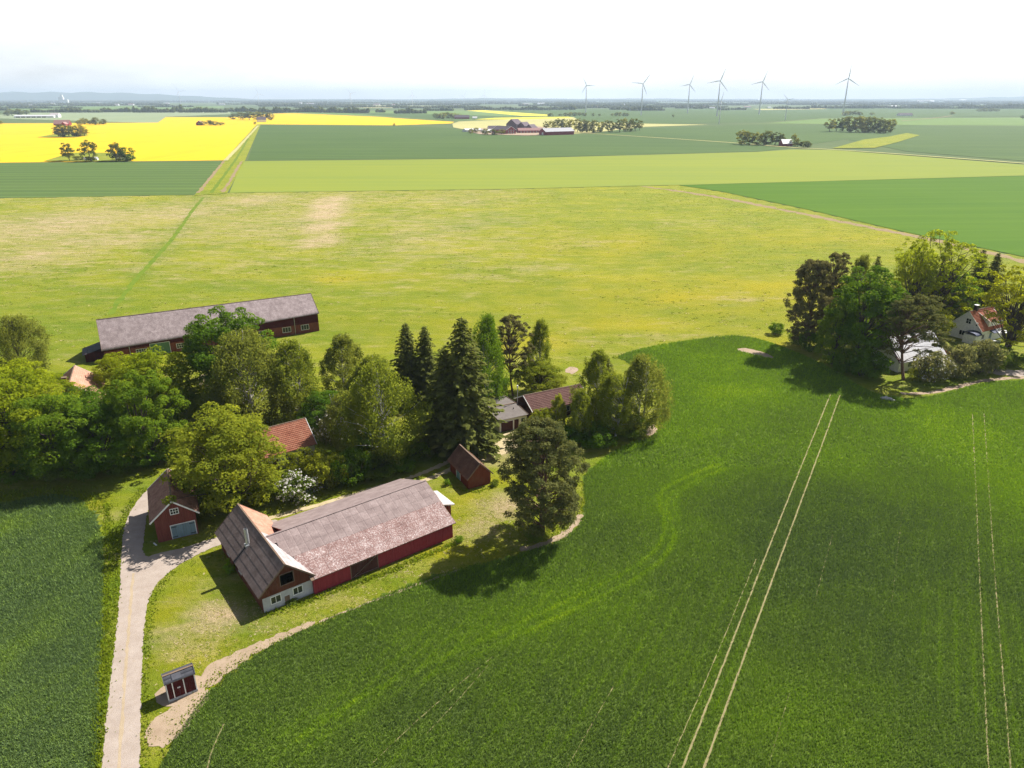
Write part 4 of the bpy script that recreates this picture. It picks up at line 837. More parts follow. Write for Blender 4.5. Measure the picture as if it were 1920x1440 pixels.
# bits lying about
def stone(i, u, v, s, label):
    rg = random.Random(i); me = bpy.data.meshes.new('field_stone'); bm = bmesh.new(); bmesh.ops.create_icosphere(bm, subdivisions=2, radius=s)
    for q in bm.verts: q.co *= 1 + rg.uniform(-.18, .18); q.co.z *= .65
    bm.to_mesh(me); bm.free(); me.materials.append(M_STONE); g = G(u, v); o = link(bpy.data.objects.new('field_stone', me)); o.location = (g[0], g[1], s * .4); tag(o, label, 'stone', 'field stones')
M_STONE = plain('pale_field_stone', (.42, .40, .37), .9, .3, 3)
for i, (u, v, s) in enumerate([(1655, 748, .5), (1661, 749, .65), (1668, 750, .55), (1674, 752, .4)]): stone(i, u, v, s, ['leftmost', 'largest', 'third', 'rightmost'][i] + ' pale stone in the heap at the crop edge by the right farm')
b0 = G(291, 1021); m = MB(); m.box(-.45, .45, -.1, .1, 0, .06); o = m.build('loose_plank', B_WHITE); o.location = (b0[0], b0[1], .04); o.rotation_euler.z = -.7; tag(o, 'short white plank lying on the grass by the garage corner', 'plank')
# ------------------------------------------------------------------ farms far out on the plain
def farb(name, label, O, ang, L, Wd, h, rz, wall, roof, openings=(), barge=None, group=None, cat='building'):
    return building(name, label, cat, O, ang, L, Wd, h, h, Wd / 2, rz, wall, .5, .5, [('deck', roof), ('deck', roof)], barge, openings, None, 4, group, far=True)
P_RED = plain('falu_red_wall', (.21, .022, .025), .8, .15, .3); P_WHITE = plain('far_white_wall', (.70, .70, .70), .8, .1, .3)
R_PURPLE = roofmat('dark_violet_grey_roof', [(0, (.10, .075, .09)), (1, (.16, .12, .14))]); R_ROSE = roofmat('faded_rose_roof', [(0, (.33, .17, .16)), (1, (.42, .24, .22))])
farb('red_hall', 'big red hall with a light grey roof on the distant farm', (58.8, 1306.7), 31, 60, 22, 6, 11.5, P_RED, R_SLATE, [('end0', 'door', 9, 14, .1, 4.5, dict(mat=B_WHITE, leaves=1))], B_WHITE, cat='barn')
farb('red_manor', 'red gabled barn with rows of white windows on the distant farm', (7, 1362), 125, 46, 21, 7, 13, P_RED, R_PURPLE,
     [('end0', 'window', x, x + 2, z, z + 1.8, dict(nx=1, fw=.3)) for x in (4, 9.5, 15) for z in (1.5, 5)], B_WHITE, cat='barn')
farb('grain_store', 'tallest grey gabled grain store on the distant farm', (8, 1440), 60, 26, 22, 14, 23, R_PURPLE, R_PURPLE, cat='barn')
farb('grain_store', 'middle grey gabled grain store on the distant farm', (24, 1430), 60, 24, 16, 11, 18, R_PURPLE, R_PURPLE, cat='barn')
farb('grain_store', 'lowest grey gabled grain store on the distant farm', (38, 1424), 60, 22, 15, 8, 14, R_PURPLE, R_PURPLE, cat='barn')
farb('stable_range', 'long stable range with a faded roof behind the distant red hall', (12, 1385), 16, 48, 11, 5, 9, P_RED, R_ROSE, [('front', 'window', x, x + 2, 1.5, 3.2, dict(nx=1, fw=.3)) for x in range(4, 46, 6)], cat='barn')
farb('white_hall', 'left white-roofed hall of the distant farm', (-88, 1440), 30, 34, 16, 3.5, 6, P_WHITE, R_WHITE, cat='barn')
farb('white_hall', 'right white-roofed hall of the distant farm', (-52, 1408), 30, 34, 15, 3.5, 6, P_WHITE, R_WHITE, cat='barn')
farb('brown_house', 'brown-roofed house behind the white halls of the distant farm', (-46, 1500), 15, 24, 12, 4, 9, P_WHITE, R_PURPLE, cat='house')
farb('tin_barn', 'very long low white barn at the far left edge', (-1640, 2500), 8, 122, 22, 5, 8.5, P_WHITE, R_WHITE, [('front', 'door', x, x + 12, .3, 3.6, dict(mat=B_DOORBR, leaves=1)) for x in (6, 22, 38, 54, 70, 86)], cat='barn')
farb('tin_barn', 'tall pale barn at the right end of the long low white barn', (-1540, 2530), 8, 26, 24, 9, 14, P_WHITE, R_PALE, cat='barn')
farb('rose_farmhouse', 'rose-roofed farmhouse at the edge of the rapeseed field', (-1085, 1790), 10, 34, 16, 4, 12, P_RED, R_ROSE, cat='house')
farb('rose_farmhouse', 'small red house beside the rose-roofed farmhouse in the rapeseed', (-1045, 1770), 100, 18, 10, 4, 8, P_RED, R_ROSE, cat='house')
farb('red_cottage', 'small red cottage on the tree islet in the rapeseed field', (-738, 1800), 100, 16, 13, 5, 10, P_RED, R_ROSE, cat='house')
farb('red_farm', 'dark farm buildings by the trees beyond the small yellow field', (-178, 2350), 6, 46, 16, 5, 11, P_RED, R_PURPLE, cat='barn')
farb('white_shed', 'white shed at the right end of the farm beyond the small yellow field', (-122, 2350), 6, 14, 10, 4, 7, P_WHITE, R_WHITE, cat='barn')
farb('roadside_barn', 'red barn with a white roof beside the crossroads', (364, 1006), 8, 14, 12, 3.5, 8.5, P_RED, R_WHITE, cat='barn')
farb('pale_house', 'white house half hidden by trees at the end of the rapeseed', (-690, 2050), 20, 24, 14, 6, 13, P_WHITE, R_PURPLE, cat='house')
farb('yard_house', 'white house among the three trees at the rapeseed edge', (-412, 772), 20, 9, 7, 3.4, 6.5, P_WHITE, R_PURPLE, cat='house')
farb('yard_shed', 'low white shed between the trees at the rapeseed edge', (-440, 765), 12, 12, 5, 2.3, 3.6, P_WHITE, R_WHITE, cat='shed')
farb('dark_farm', 'dark farmhouse right of the trees beyond the round grove', (1395, 2740), 0, 50, 16, 5, 10, P_WHITE, R_PURPLE, cat='house')
farb('plain_farm', 'far farmhouse with dark roofs on the right plain', (2010, 2960), 0, 90, 18, 5, 10, P_WHITE, R_PURPLE, cat='house')
tw = empty('silo_tower', (G(118, 193.5)[0], G(118, 193.5)[1], 0), 0, 'tall white silo tower on the far left horizon', 'tower')
m = MB(); m.box(-40, 20, -15, 15, 0, 75); m.build('shaft', P_WHITE, tw); m = MB(); m.box(-12, 14, -12, 12, 75, 100); m.build('top_house', P_WHITE, tw); m = MB(); m.box(20, 75, -15, 15, 0, 45); m.build('annex', P_WHITE, tw)
rg = random.Random(3)
for i, (u, v) in enumerate([(92, 196), (180, 195), (215, 198), (240, 197.5), (310, 196), (410, 197), (560, 195), (575, 196), (700, 197.5), (735, 198), (850, 199), (980, 197), (1008, 196), (1110, 202), (1125, 201), (1165, 198), (1300, 203), (1310, 202), (1330, 203.5), (1345, 203), (1395, 202), (1440, 203), (1580, 203), (1605, 202.5), (1660, 201.5), (1672, 201), (1720, 191.5), (1735, 191), (1745, 191.5), (1770, 189.5), (1790, 190), (1800, 189.5), (1850, 203.5), (52, 199), (600, 211.5), (640, 211.5)]):
    g = G(u, v); sc = wpx(1, g[1]); farb('far_building', 'tiny pale building among the woods near the horizon', (g[0], g[1]), rg.uniform(-25, 25), sc * rg.uniform(5, 13), sc * 4, sc * 1.6, sc * rg.uniform(2.2, 3), P_WHITE, rg.choice([R_WHITE, R_ROSE, R_SLATE, R_PALE]), group='far buildings')

# ------------------------------------------------------------------ trees
BARK = plain('grey_brown_bark', (.085, .065, .05), .95, .4, 4); BARKP = plain('pine_bark', (.14, .08, .055), .95, .4, 3)
def birchbark():
    t = NT('birch_bark'); v = t.coords('obj', (3, 3, 9)); f = t.noise(v, 1.2, 3, .7, .5, .62); return t.surf(t.mix(f, (.55, .52, .48), (.06, .05, .045)), .8)
BARKB = birchbark()
LM = {'maple': leafmat('maple_leaf', (0.090, 0.158, 0.013), (0.351, 0.399, 0.019), 0.61), 'green': leafmat('green_leaf', (0.067, 0.142, 0.015), (0.253, 0.336, 0.022), 0.56), 'deep': leafmat('deep_green_leaf', (0.046, 0.117, 0.014), (0.176, 0.274, 0.019), 0.53),
      'olive': leafmat('olive_birch_leaf', (0.093, 0.132, 0.030), (0.272, 0.290, 0.048), 0.56), 'birch': leafmat('birch_leaf', (0.088, 0.142, 0.024), (0.290, 0.321, 0.034), 0.56), 'spruce': leafmat('spruce_needle', (0.051, 0.079, 0.024), (0.210, 0.219, 0.050), 0.36),
      'pine': leafmat('pine_needle', (0.060, 0.084, 0.030), (0.228, 0.219, 0.068), 0.36), 'brownpine': leafmat('brownish_pine_needle', (0.079, 0.088, 0.039), (0.245, 0.211, 0.087), 0.36), 'spring': leafmat('fresh_spring_leaf', (.165, .215, .012), (.42, .47, .022), 0.62),
      'yellow': leafmat('yellow_green_leaf', (.18, .21, .010), (.46, .47, .016), 0.62), 'ash': leafmat('pale_ash_leaf', (0.128, 0.188, 0.021), (0.385, 0.399, 0.034), 0.61), 'far': leafmat('far_leaf', (0.063, 0.098, 0.018), (0.228, 0.233, 0.035), 0.56), 'farl': leafmat('far_light_leaf', (0.115, 0.155, 0.017), (0.361, 0.335, 0.035), 0.61),
      'shrub': leafmat('shrub_leaf', (0.067, 0.128, 0.021), (0.236, 0.298, 0.034), 0.56), 'gsh': leafmat('bright_shrub_leaf', (0.090, 0.196, 0.015), (0.280, 0.422, 0.022), 0.61), 'lilac': leafmat('dusky_shrub_leaf', (0.083, 0.113, 0.046), (0.298, 0.283, 0.109), 0.51)}
BLOS = leafmat('white_blossom', (.42, .40, .40), (.78, .74, .75), .35)
def leaves(C, Rd, n, size, rg, axis, zc, up=.45, rnd=.7, shell=.45, narrow=.62, droop=0., tintc=None):
    """n diamond leaf sprays round every clump centre; Rd (k,3) clump radii"""
    k = len(C); d = rg.normal(size=(k, n, 3)); d[..., 2] = np.where(rg.random((k, n)) < .6, np.abs(d[..., 2]), d[..., 2]); d /= np.linalg.norm(d, axis=2, keepdims=True); r = shell + (1 - shell) * rg.random((k, n, 1)) ** .6
    P = C[:, None] + d * r * Rd[:, None]
    if droop: P[..., 2] -= droop * rg.random((k, n)) ** 1.5
    out = C[:, None] - np.array((axis[0], axis[1], zc)); out = out / (np.linalg.norm(out, axis=2, keepdims=True) + 1e-6)
    N = out * .45 + d * .5 + np.array((0, 0, up)) + rg.normal(size=(k, n, 3)) * rnd; N /= np.linalg.norm(N, axis=2, keepdims=True)
    A = np.cross(N, rg.normal(size=(k, n, 3))); A /= np.linalg.norm(A, axis=2, keepdims=True) + 1e-9
    if droop: A = A * .6 + np.array((0, 0, -.9)); A /= np.linalg.norm(A, axis=2, keepdims=True)
    B = np.cross(N, A); B /= np.linalg.norm(B, axis=2, keepdims=True) + 1e-9
    s = size * (.6 + .8 * rg.random((k, n, 1))); V = np.stack([P - A * s * .5, P + B * s * .5 * narrow, P + A * s * .5 + N * s * .08, P - B * s * .5 * narrow], 2)
    ct = rg.random((k, 1)) if tintc is None else tintc[:, None]
    t = np.clip(.55 * ct + .45 * rg.random((k, n)), 0, 1)
    V = V.reshape(-1, 3); return V, np.arange(len(V)).reshape(-1, 4), np.repeat(t.ravel(), 4)
def tubes(paths, sides=5):
    V = []; Q = []; b = 0
    for pts, rad in paths:
        pts = np.array(pts); d = np.gradient(pts, axis=0); d /= np.linalg.norm(d, axis=1, keepdims=True) + 1e-9
        u = np.cross(d, np.array((.31, .95, .07))); u /= np.linalg.norm(u, axis=1, keepdims=True) + 1e-9; w = np.cross(d, u); a = np.arange(sides) * 2 * math.pi / sides
        ring = pts[:, None] + (u[:, None] * np.cos(a)[None, :, None] + w[:, None] * np.sin(a)[None, :, None]) * np.array(rad)[:, None, None]
        V.append(ring.reshape(-1, 3)); m = len(pts); i = np.arange(m - 1)[:, None] * sides + np.arange(sides)[None]; j = np.arange(m - 1)[:, None] * sides + (np.arange(sides)[None] + 1) % sides
        Q.append(np.stack([i, j, j + sides, i + sides], 2).reshape(-1, 4) + b); b += m * sides
    return np.concatenate(V), np.concatenate(Q)
def curve(a, b, rg, sag=.12, n=5, lift=0):
    a, b = np.array(a, float), np.array(b, float); t = np.linspace(0, 1, n)[:, None]; d = np.linalg.norm(b - a); m = (a + b) / 2 + rg.normal(size=3) * d * sag + np.array((0, 0, lift * d))
    return a * (1 - t) ** 2 + 2 * m * t * (1 - t) + b * t ** 2
PROTO = {}
def finish(key, H, R, paths, crown, extra=None):
    tv, tq = tubes(paths); tm = npmesh('trunk', tv, tq, BARK, None, True); V, Q, t = crown
    cm = npmesh('crown', V, Q, LM['green'], {'tint': t}); R = float(np.percentile(np.hypot(V[:, 0], V[:, 1]), 97)); H = float(np.percentile(V[:, 2], 99.7))
    PROTO[key] = (H, R, tm, cm, extra)
def broad(key, seed, H=13, R=5, base=.12, ncl=150, nl=100, leaf=.34, lump=.28, trunk=.28, low=.7, cl=(.13, .24), stems=1, flat=1., nbr=55, open_=.35, zbias=0.):
    rg = np.random.default_rng(seed); d = rg.normal(size=(ncl * 3, 3)); d /= np.linalg.norm(d, axis=1, keepdims=True)
    lobes = rg.normal(size=(9, 3)); lobes /= np.linalg.norm(lobes, axis=1, keepdims=True); amp = rg.uniform(-.6, 1, 9)
    env = 1 + lump * (np.clip(d @ lobes.T, 0, 1) ** 3 * amp).sum(1); r = (open_ + (1 - open_) * rg.random(len(d)) ** .5) * env
    keep = rg.random(len(d)) < np.where(d[:, 2] < -.25, low, 1.); d, r = d[keep][:ncl], r[keep][:ncl]
    zc = H * (base + (1 - base) * (.48 + zbias)); hz = H * (1 - base) * .5
    C = np.c_[d[:, 0] * r * R, d[:, 1] * r * R, zc + d[:, 2] * r * hz * flat]; C[:, 2] = np.maximum(C[:, 2], H * base * .6 + .3)
    rr = R * rg.uniform(*cl, ncl); Rd = np.c_[rr, rr, rr * .72]
    tb = np.clip((C[:, 2] - C[:, 2].min()) / (np.ptp(C[:, 2]) + 1e-6), 0, 1)
    crown = leaves(C, Rd, nl, leaf, rg, (0, 0), zc - hz * .4, .5, .6, .62, tintc=rg.random(ncl))
    paths = []; tops = []
    for s in range(stems):
        off = rg.normal(size=2) * (.35 * (stems > 1)); tp = np.array((rg.normal() * R * .12 + off[0] * 3, rg.normal() * R * .12 + off[1] * 3, H * .82)); p = curve((off[0], off[1], -.15), tp, rg, .05, 8)
        paths.append((p, np.linspace(trunk, trunk * .18, 8) * np.array([1.35] + [1] * 7))); tops.append(p)
    for i in rg.permutation(ncl)[:nbr]:
        p = tops[rg.integers(stems)]; k = int(np.clip((C[i, 2] / H - .12) * 7 * rg.uniform(.5, .9), 1, 6)); paths.append((curve(p[k], C[i], rg, .12, 5, .06), np.linspace(trunk * .30, .02, 5)))
    finish(key, H, R, paths, crown)
def birch(key, seed, H=17, R=4, base=.10, ncl=170, nl=80, leaf=.26, droop=1.5, trunk=.2, stems=1, lump=.3):
    rg = np.random.default_rng(seed); z = base + (1 - base) * rg.random(ncl) ** .9; prof = np.sin(np.clip((z - base) / (1 - base), 0, 1) ** .75 * math.pi * .93 + .12) ** .7
    a = rg.random(ncl) * 2 * math.pi; la = rg.random(5) * 6.28; env = 1 + lump * sum(np.cos(a * (i + 1) + la[i] + z * 5) * .35 for i in range(5)); r = R * prof * env * (.35 + .65 * rg.random(ncl) ** .5)
    C = np.c_[np.cos(a) * r, np.sin(a) * r, z * H]; rr = rg.uniform(.45, .95, ncl) * R / 4; Rd = np.c_[rr, rr, rr * .9]
    crown = leaves(C, Rd, nl, leaf, rg, (0, 0), H * .4, .2, .9, .1, .55, droop, rg.random(ncl)); paths = []; tops = []
    crown[0][:, 2] = np.maximum(crown[0][:, 2], .3)
    for s in range(stems):
        off = rg.normal(size=2) * (.4 * (stems > 1)); p = curve((off[0], off[1], -.15), (rg.normal() * .5 + off[0] * 2.5, rg.normal() * .5 + off[1] * 2.5, H * .96), rg, .03, 9); paths.append((p, np.linspace(trunk, .03, 9))); tops.append(p)
    for i in rg.permutation(ncl)[:70]:
        p = tops[rg.integers(stems)]; k = int(np.clip(C[i, 2] / H * 8 * .8, 1, 7)); paths.append((curve(p[k], C[i] + (0, 0, .3), rg, .1, 5, .15), np.linspace(trunk * .28, .018, 5)))
    finish(key, H, R, paths, crown)
def spruce(key, seed, H=20, R=3.6, base=.04, leaf=.62, dens=1.25):
    rg = np.random.default_rng(seed); VV = []; TT = []; paths = [(curve((0, 0, -.15), (0, 0, H), rg, .005, 8), np.linspace(.26, .02, 8))]; z = base * H
    while z < H * .985:
        f = 1 - (z / H - base) / (1 - base); n = int(rg.integers(6, 9)); a0 = rg.random() * 6.28
        for k in range(n):
            ln = R * (f ** .68) * rg.uniform(.5, 1.2) + .2; a = a0 + k * 2 * math.pi / n + rg.normal() * .15; dr = np.array((math.cos(a), math.sin(a), 0)); m = max(3, int(ln * 9 * dens)); t = rg.random(m) ** .7
            dz = -.42 * ln * t ** 1.2 + .16 * ln * t ** 3; side = rg.normal(0, .16, m) * (1.1 - t) * ln + rg.normal(0, .1, m); P = dr * (ln * t)[:, None] + np.c_[-dr[1] * side, dr[0] * side, z + dz + rg.normal(0, .07, m)]
            N = np.array((0, 0, 1)) + dr * .5 + rg.normal(size=(m, 3)) * .45; N /= np.linalg.norm(N, axis=1, keepdims=True); A = dr + rg.normal(size=(m, 3)) * .45 - np.array((0, 0, .35)); A -= N * (A * N).sum(1)[:, None]; A /= np.linalg.norm(A, axis=1, keepdims=True); B = np.cross(N, A)
            s = (leaf * (.6 + .7 * rg.random(m)) * (.45 + .55 * f))[:, None]; VV.append(np.stack([P - A * s * .6, P + B * s * .33, P + A * s * .6 - (0, 0, .06), P - B * s * .33], 1).reshape(-1, 3)); TT.append(np.repeat(np.clip(.25 * rg.random() + .3 * t + .45 * rg.random(m), 0, 1), 4))
            if k % 2 == 0 and ln > .8: paths.append((np.array([(0, 0, z), tuple(dr * ln * .5 + (0, 0, z - .12 * ln)), tuple(dr * ln * .9 + (0, 0, z - .28 * ln))]), [.05, .035, .012]))
        z += (.30 + .22 * f) / max(dens, .5) ** .5 * rg.uniform(.85, 1.2)
    V = np.concatenate(VV); finish(key, H, R, paths, (V, np.arange(len(V)).reshape(-1, 4), np.concatenate(TT)))
def pine(key, seed, H=17, R=6, base=.2, ncl=230, nl=90, leaf=.34, stems=1, trunk=.3, lump=.4, cl=(.07, .14), prof=None, lowgap=.5):
    rg = np.random.default_rng(seed); z = base + (1 - base) * rg.random(ncl * 2) ** .85; q = (z - base) / (1 - base); pr = np.clip(np.sin(np.clip(q, 0, 1) ** .95 * math.pi * .80 + .34), .05, 1) ** .7
    a = rg.random(len(z)) * 2 * math.pi; la = rg.random(6) * 6.28; env = 1 + lump * sum(np.cos(a * (i + 1) + la[i] + z * 7) * .3 for i in range(6)); keep = rg.random(len(z)) < np.where(q < .35, lowgap, 1); z, a, pr, env = [x[keep][:ncl] for x in (z, a, pr, env)]; n0 = len(z)
    r = R * pr * env * (.35 + .65 * rg.random(n0) ** .45); C = np.c_[np.cos(a) * r, np.sin(a) * r, z * H]; rr = R * rg.uniform(*cl, n0); Rd = np.c_[rr, rr, rr * .6]
    crown = leaves(C, Rd, nl, leaf, rg, (0, 0), H * .45, .5, .8, .25, .34, 0., rg.random(n0)); paths = []; tops = []
    for s in range(stems):
        off = rg.normal(size=2) * (.5 * (stems > 1)); p = curve((off[0], off[1], -.15), (rg.normal() * R * .1 + off[0] * 2, rg.normal() * R * .1 + off[1] * 2, H * .9), rg, .04, 9); paths.append((p, np.linspace(trunk, .04, 9))); tops.append(p)
    for i in rg.permutation(n0)[:110]:
        p = tops[rg.integers(stems)]; k = int(np.clip(C[i, 2] / H * 8 * rg.uniform(.75, 1), 1, 7)); paths.append((curve(p[k], C[i], rg, .1, 5, .05), np.linspace(trunk * .3, .02, 5)))
    finish(key, H, R, paths, crown)
for i in range(4): broad(f'broad{i}', 10 + i, 13, 5.2, .05, 200, 130, .29, .36, .3, .75)
for i in range(2): broad(f'dense{i}', 20 + i, 14, 5, .10, 210, 140, .28, .22, .3, .7, (.12, .2))
for i in range(2): broad(f'airy{i}', 30 + i, 17, 5.5, .2, 270, 75, .30, .45, .3, .5, (.08, .15), 3, 1., 120, .25)
for i in range(3): birch(f'birch{i}', 40 + i, 17, 4, .08, 220, 100, .29, 1.5, .2, 1 + (i == 2))
for i in range(2): birch(f'weep{i}', 44 + i, 15, 5.2, .06, 280, 95, .29, 2.0, .2, 2)
for i in range(3): spruce(f'spruce{i}', 50 + i, 20, 3.6)
pine('pinebig', 60, 17.5, 6, .10, 440, 105, .40, 2, .36, .30, (.10, .17), None, .85)
pine('pine1', 61, 17, 4, .32, 170, 85, .36, 1, .26, .45, (.1, .17), None, .5); pine('pine2', 62, 16, 4.6, .25, 190, 85, .36, 1, .26, .5, (.09, .16))
for i in range(4): broad(f'shrub{i}', 70 + i, 3.2, 2.4, .0, 70, 75, .24, .3, .07, 1., (.18, .3), 3, 1., 15, .3)
for i in range(3): broad(f'far{i}', 80 + i, 12, 5, .06, 46, 34, 1.0, .3, .3, .8, (.2, .34), 1, 1., 6)
for i in range(2): broad(f'fartall{i}', 84 + i, 16, 4.2, .14, 44, 34, 1.0, .3, .3, .7, (.2, .32), 1, 1., 8)
for i in range(2): spruce(f'farspruce{i}', 88 + i, 20, 4, .05, 1.6, .16)
# blossom for the apple tree and lilac hedge
def blossoms(key, seed, frac):
    H, R, tm, cm, _ = PROTO[key]; rg = np.random.default_rng(seed); n = len(cm.vertices); co = np.empty(n * 3, np.float32); cm.vertices.foreach_get('co', co); co = co.reshape(-1, 4, 3); sel = rg.random(len(co)) < frac; c = co[sel].mean(1)
    c = c + (c - np.array((0, 0, H * .35))) / (np.linalg.norm(c - np.array((0, 0, H * .35)), axis=1, keepdims=True) + 1e-6) * .12
    V, Q, t = leaves(c, np.full((len(c), 3), .12), 2, .20, rg, (0, 0), 0., .5, .8, .2, .9); PROTO[key + 'b'] = (H, R, tm, cm, npmesh('blossom', V, Q, BLOS, {'tint': t}))
blossoms('shrub0', 3, .17); blossoms('shrub1', 4, .06)
_trg = random.Random(77)
def tree(key, u, v, vtop, w, mat, label, name='broadleaf_tree', cat='tree', group=None, bark=None, lean=None, hm=None, pos=None):
    """stand a tree with its foot at picture point (u, v), its top at row vtop and w columns wide"""
    H, R, tm, cm, bl_ = PROTO[key]; g = pos or G(u, v); g = (g[0], g[1] + (wpx(w, g[1]) * .38 if name == 'shrub' and g[1] < 400 else 0)); h = hm or zat(vtop, g[1] + (0 if g[1] > 400 else .0)); r = wpx(w, g[1]) / 2
    root = empty(name, (g[0], g[1], 0), _trg.uniform(0, 6.28), label, cat, group); root.scale = (r / R, r / R, h / H)
    if lean: root.rotation_euler = (lean[0], lean[1], root.rotation_euler.z)
    for nm, me, mt in (('trunk', tm, bark or BARK), ('crown', cm, LM[mat])) + ((('blossom', bl_, BLOS),) if bl_ else ()):
        o = bpy.data.objects.new(nm, me); link(o, root); o.material_slots[0].link = 'OBJECT'; o.material_slots[0].material = mt
    return root
DT, BT, ST, PT, SH = 'broadleaf_tree', 'birch_tree', 'spruce_tree', 'pine_tree', 'shrub'
# left wood, front row first
tree('broad0', 30, 893, 684, 215, 'maple', 'leftmost yellow-green maple of the wood edge, cut by the picture edge')
tree('broad1', 118, 893, 742, 165, 'green', 'mid-green tree of the wood edge in front of the orange-roofed cottage')
tree('broad2', 205, 885, 752, 165, 'deep', 'darker green tree at the wood edge right of the cottage roof')
tree('dense0', 283, 872, 700, 150, 'green', 'broad green tree at the right end of the left wood edge, above the grass bank')
tree('broad3', -60, 890, 660, 200, 'green', 'green tree at the far left of the wood edge, mostly outside the picture')
tree('broad2', 45, 790, 676, 150, 'spring', 'bright yellow-green tree behind the leftmost maple')
tree('broad0', 112, 790, 712, 120, 'maple', 'low yellow-green tree in front of the cottage roof')
tree('broad1', 300, 795, 662, 165, 'maple', 'large bright yellow-green tree in front of the long barn')
tree('dense1', 232, 742, 664, 85, 'spring', 'fresh green round tree below the green barn door')
tree('broad3', 348, 800, 720, 90, 'green', 'shaded green tree between the wood and the olive birch')
tree('broad2', 182, 842, 728, 120, 'deep', 'dark green tree standing in the middle of the left wood')
tree('broad0', 70, 842, 716, 150, 'ash', 'pale green tree in the second row of the left wood')
tree('broad1', -20, 800, 690, 130, 'maple', 'yellow-green tree at the left picture edge, in the second row')
tree('weep0', 52, 712, 594, 112, 'olive', 'grey-green dome-shaped willow alone at the left meadow edge')
tree('shrub0', 110, 720, 700, 40, 'green', 'low green bush left of the cottage roof', SH, 'shrub')
for i, (u, v, w, t) in enumerate([(15, 908, 90, 845), (85, 908, 85, 850), (150, 905, 80, 845), (215, 898, 80, 842), (275, 884, 75, 838), (330, 868, 70, 818)]):
    tree(f'shrub{i % 4}', u, v, t, w, 'shrub' if i % 2 else 'deep', ['first', 'second', 'third', 'fourth', 'fifth', 'last'][i] + ' shrub from the left in the shade at the foot of the left wood', SH, 'shrub', 'shrubs at the foot of the left wood')
# round the orange-roofed house
tree('dense0', 437, 765, 579, 175, 'deep', 'dense dark green round-headed tree in front of the long barn', bark=BARK)
tree('weep0', 478, 800, 622, 170, 'olive', 'big olive birch standing left of centre above the orange roof', BT, bark=BARKB)
tree('birch1', 560, 792, 640, 115, 'birch', 'slender birch right of the big olive birch', BT, bark=BARKB)
tree('weep1', 408, 822, 738, 110, 'olive', 'small olive birch peeping over the big leafy tree by the barn', BT, bark=BARKB)
tree('broad1', 442, 950, 770, 205, 'ash', 'big leafy yellow-green tree between the red garage and the barn')
tree('broad3', 372, 955, 885, 95, 'green', 'low leafy tree overhanging the red garage roof')
tree('shrub2', 495, 950, 888, 80, 'maple', 'light green bush behind the barn gable', SH, 'shrub')
tree('birch0', 652, 755, 630, 100, 'olive', 'birch with a greyish crown in front of the meadow', BT, bark=BARKB)
tree('weep1', 722, 862, 682, 165, 'birch', 'large weeping birch with pale trunks right of the orange roof', BT, bark=BARKB)
tree('birch2', 655, 845, 735, 90, 'olive', 'white-stemmed birch left of the large weeping birch', BT, bark=BARKB)
tree('birch1', 705, 775, 668, 110, 'birch', 'birch standing behind the large weeping birch', BT, bark=BARKB)
tree('broad2', 610, 812, 735, 100, 'deep', 'shaded green tree behind the orange-roofed farmhouse')
tree('spruce0', 768, 752, 608, 84, 'spruce', 'left one of the two pointed spruces at the meadow edge', ST, bark=BARK)
tree('spruce1', 802, 752, 614, 76, 'spruce', 'right one of the two pointed spruces at the meadow edge', ST, bark=BARK)
tree('spruce2', 838, 836, 655, 116, 'spruce', 'shorter dark spruce standing left of the tallest one', ST, bark=BARK)
tree('spruce0', 872, 840, 600, 142, 'spruce', 'tallest dark spruce beside the flat garage', ST, bark=BARK)
tree('weep1', 915, 765, 592, 80, 'deep', 'dark green birch between the tall spruce and the pine', BT, bark=BARKB)
tree('pine1', 962, 742, 594, 78, 'brownpine', 'dark brownish pine at the meadow edge behind the flat garage', PT, bark=BARKP)
tree('birch1', 1012, 728, 600, 56, 'birch', 'thin birch right of the brownish pine', BT, bark=BARKB)
tree('dense0', 1010, 742, 680, 105, 'ash', 'light green round bushy tree behind the brown roof')
tree('birch0', 1116, 796, 658, 84, 'birch', 'birch at the left of the clump beside the brown-roofed bungalow', BT, bark=BARKB)
tree('spruce1', 1132, 775, 668, 64, 'spruce', 'small spruce between the birches at the bungalow', ST, bark=BARK)
tree('weep1', 1200, 806, 667, 112, 'olive', 'rounded birch at the right tip of the farm against the crop', BT, bark=BARKB)
tree('birch2', 1145, 818, 702, 84, 'birch', 'birch in front at the right tip of the farm', BT, bark=BARKB)
tree('birch1', 1086, 826, 730, 56, 'birch', 'weeping birch in front of the brown roof', BT, bark=BARKB)
tree('birch2', 1046, 812, 740, 34, 'ash', 'thin pale birch hanging over the brown roof', BT, bark=BARKB)
tree('broad0', 1018, 816, 765, 56, 'ash', 'small leafy tree at the bungalow forecourt')
tree('pinebig', 1014, 1004, 795, 172, 'pine', 'big dark two-stemmed pine standing alone at the crop corner', PT, bark=BARKP)
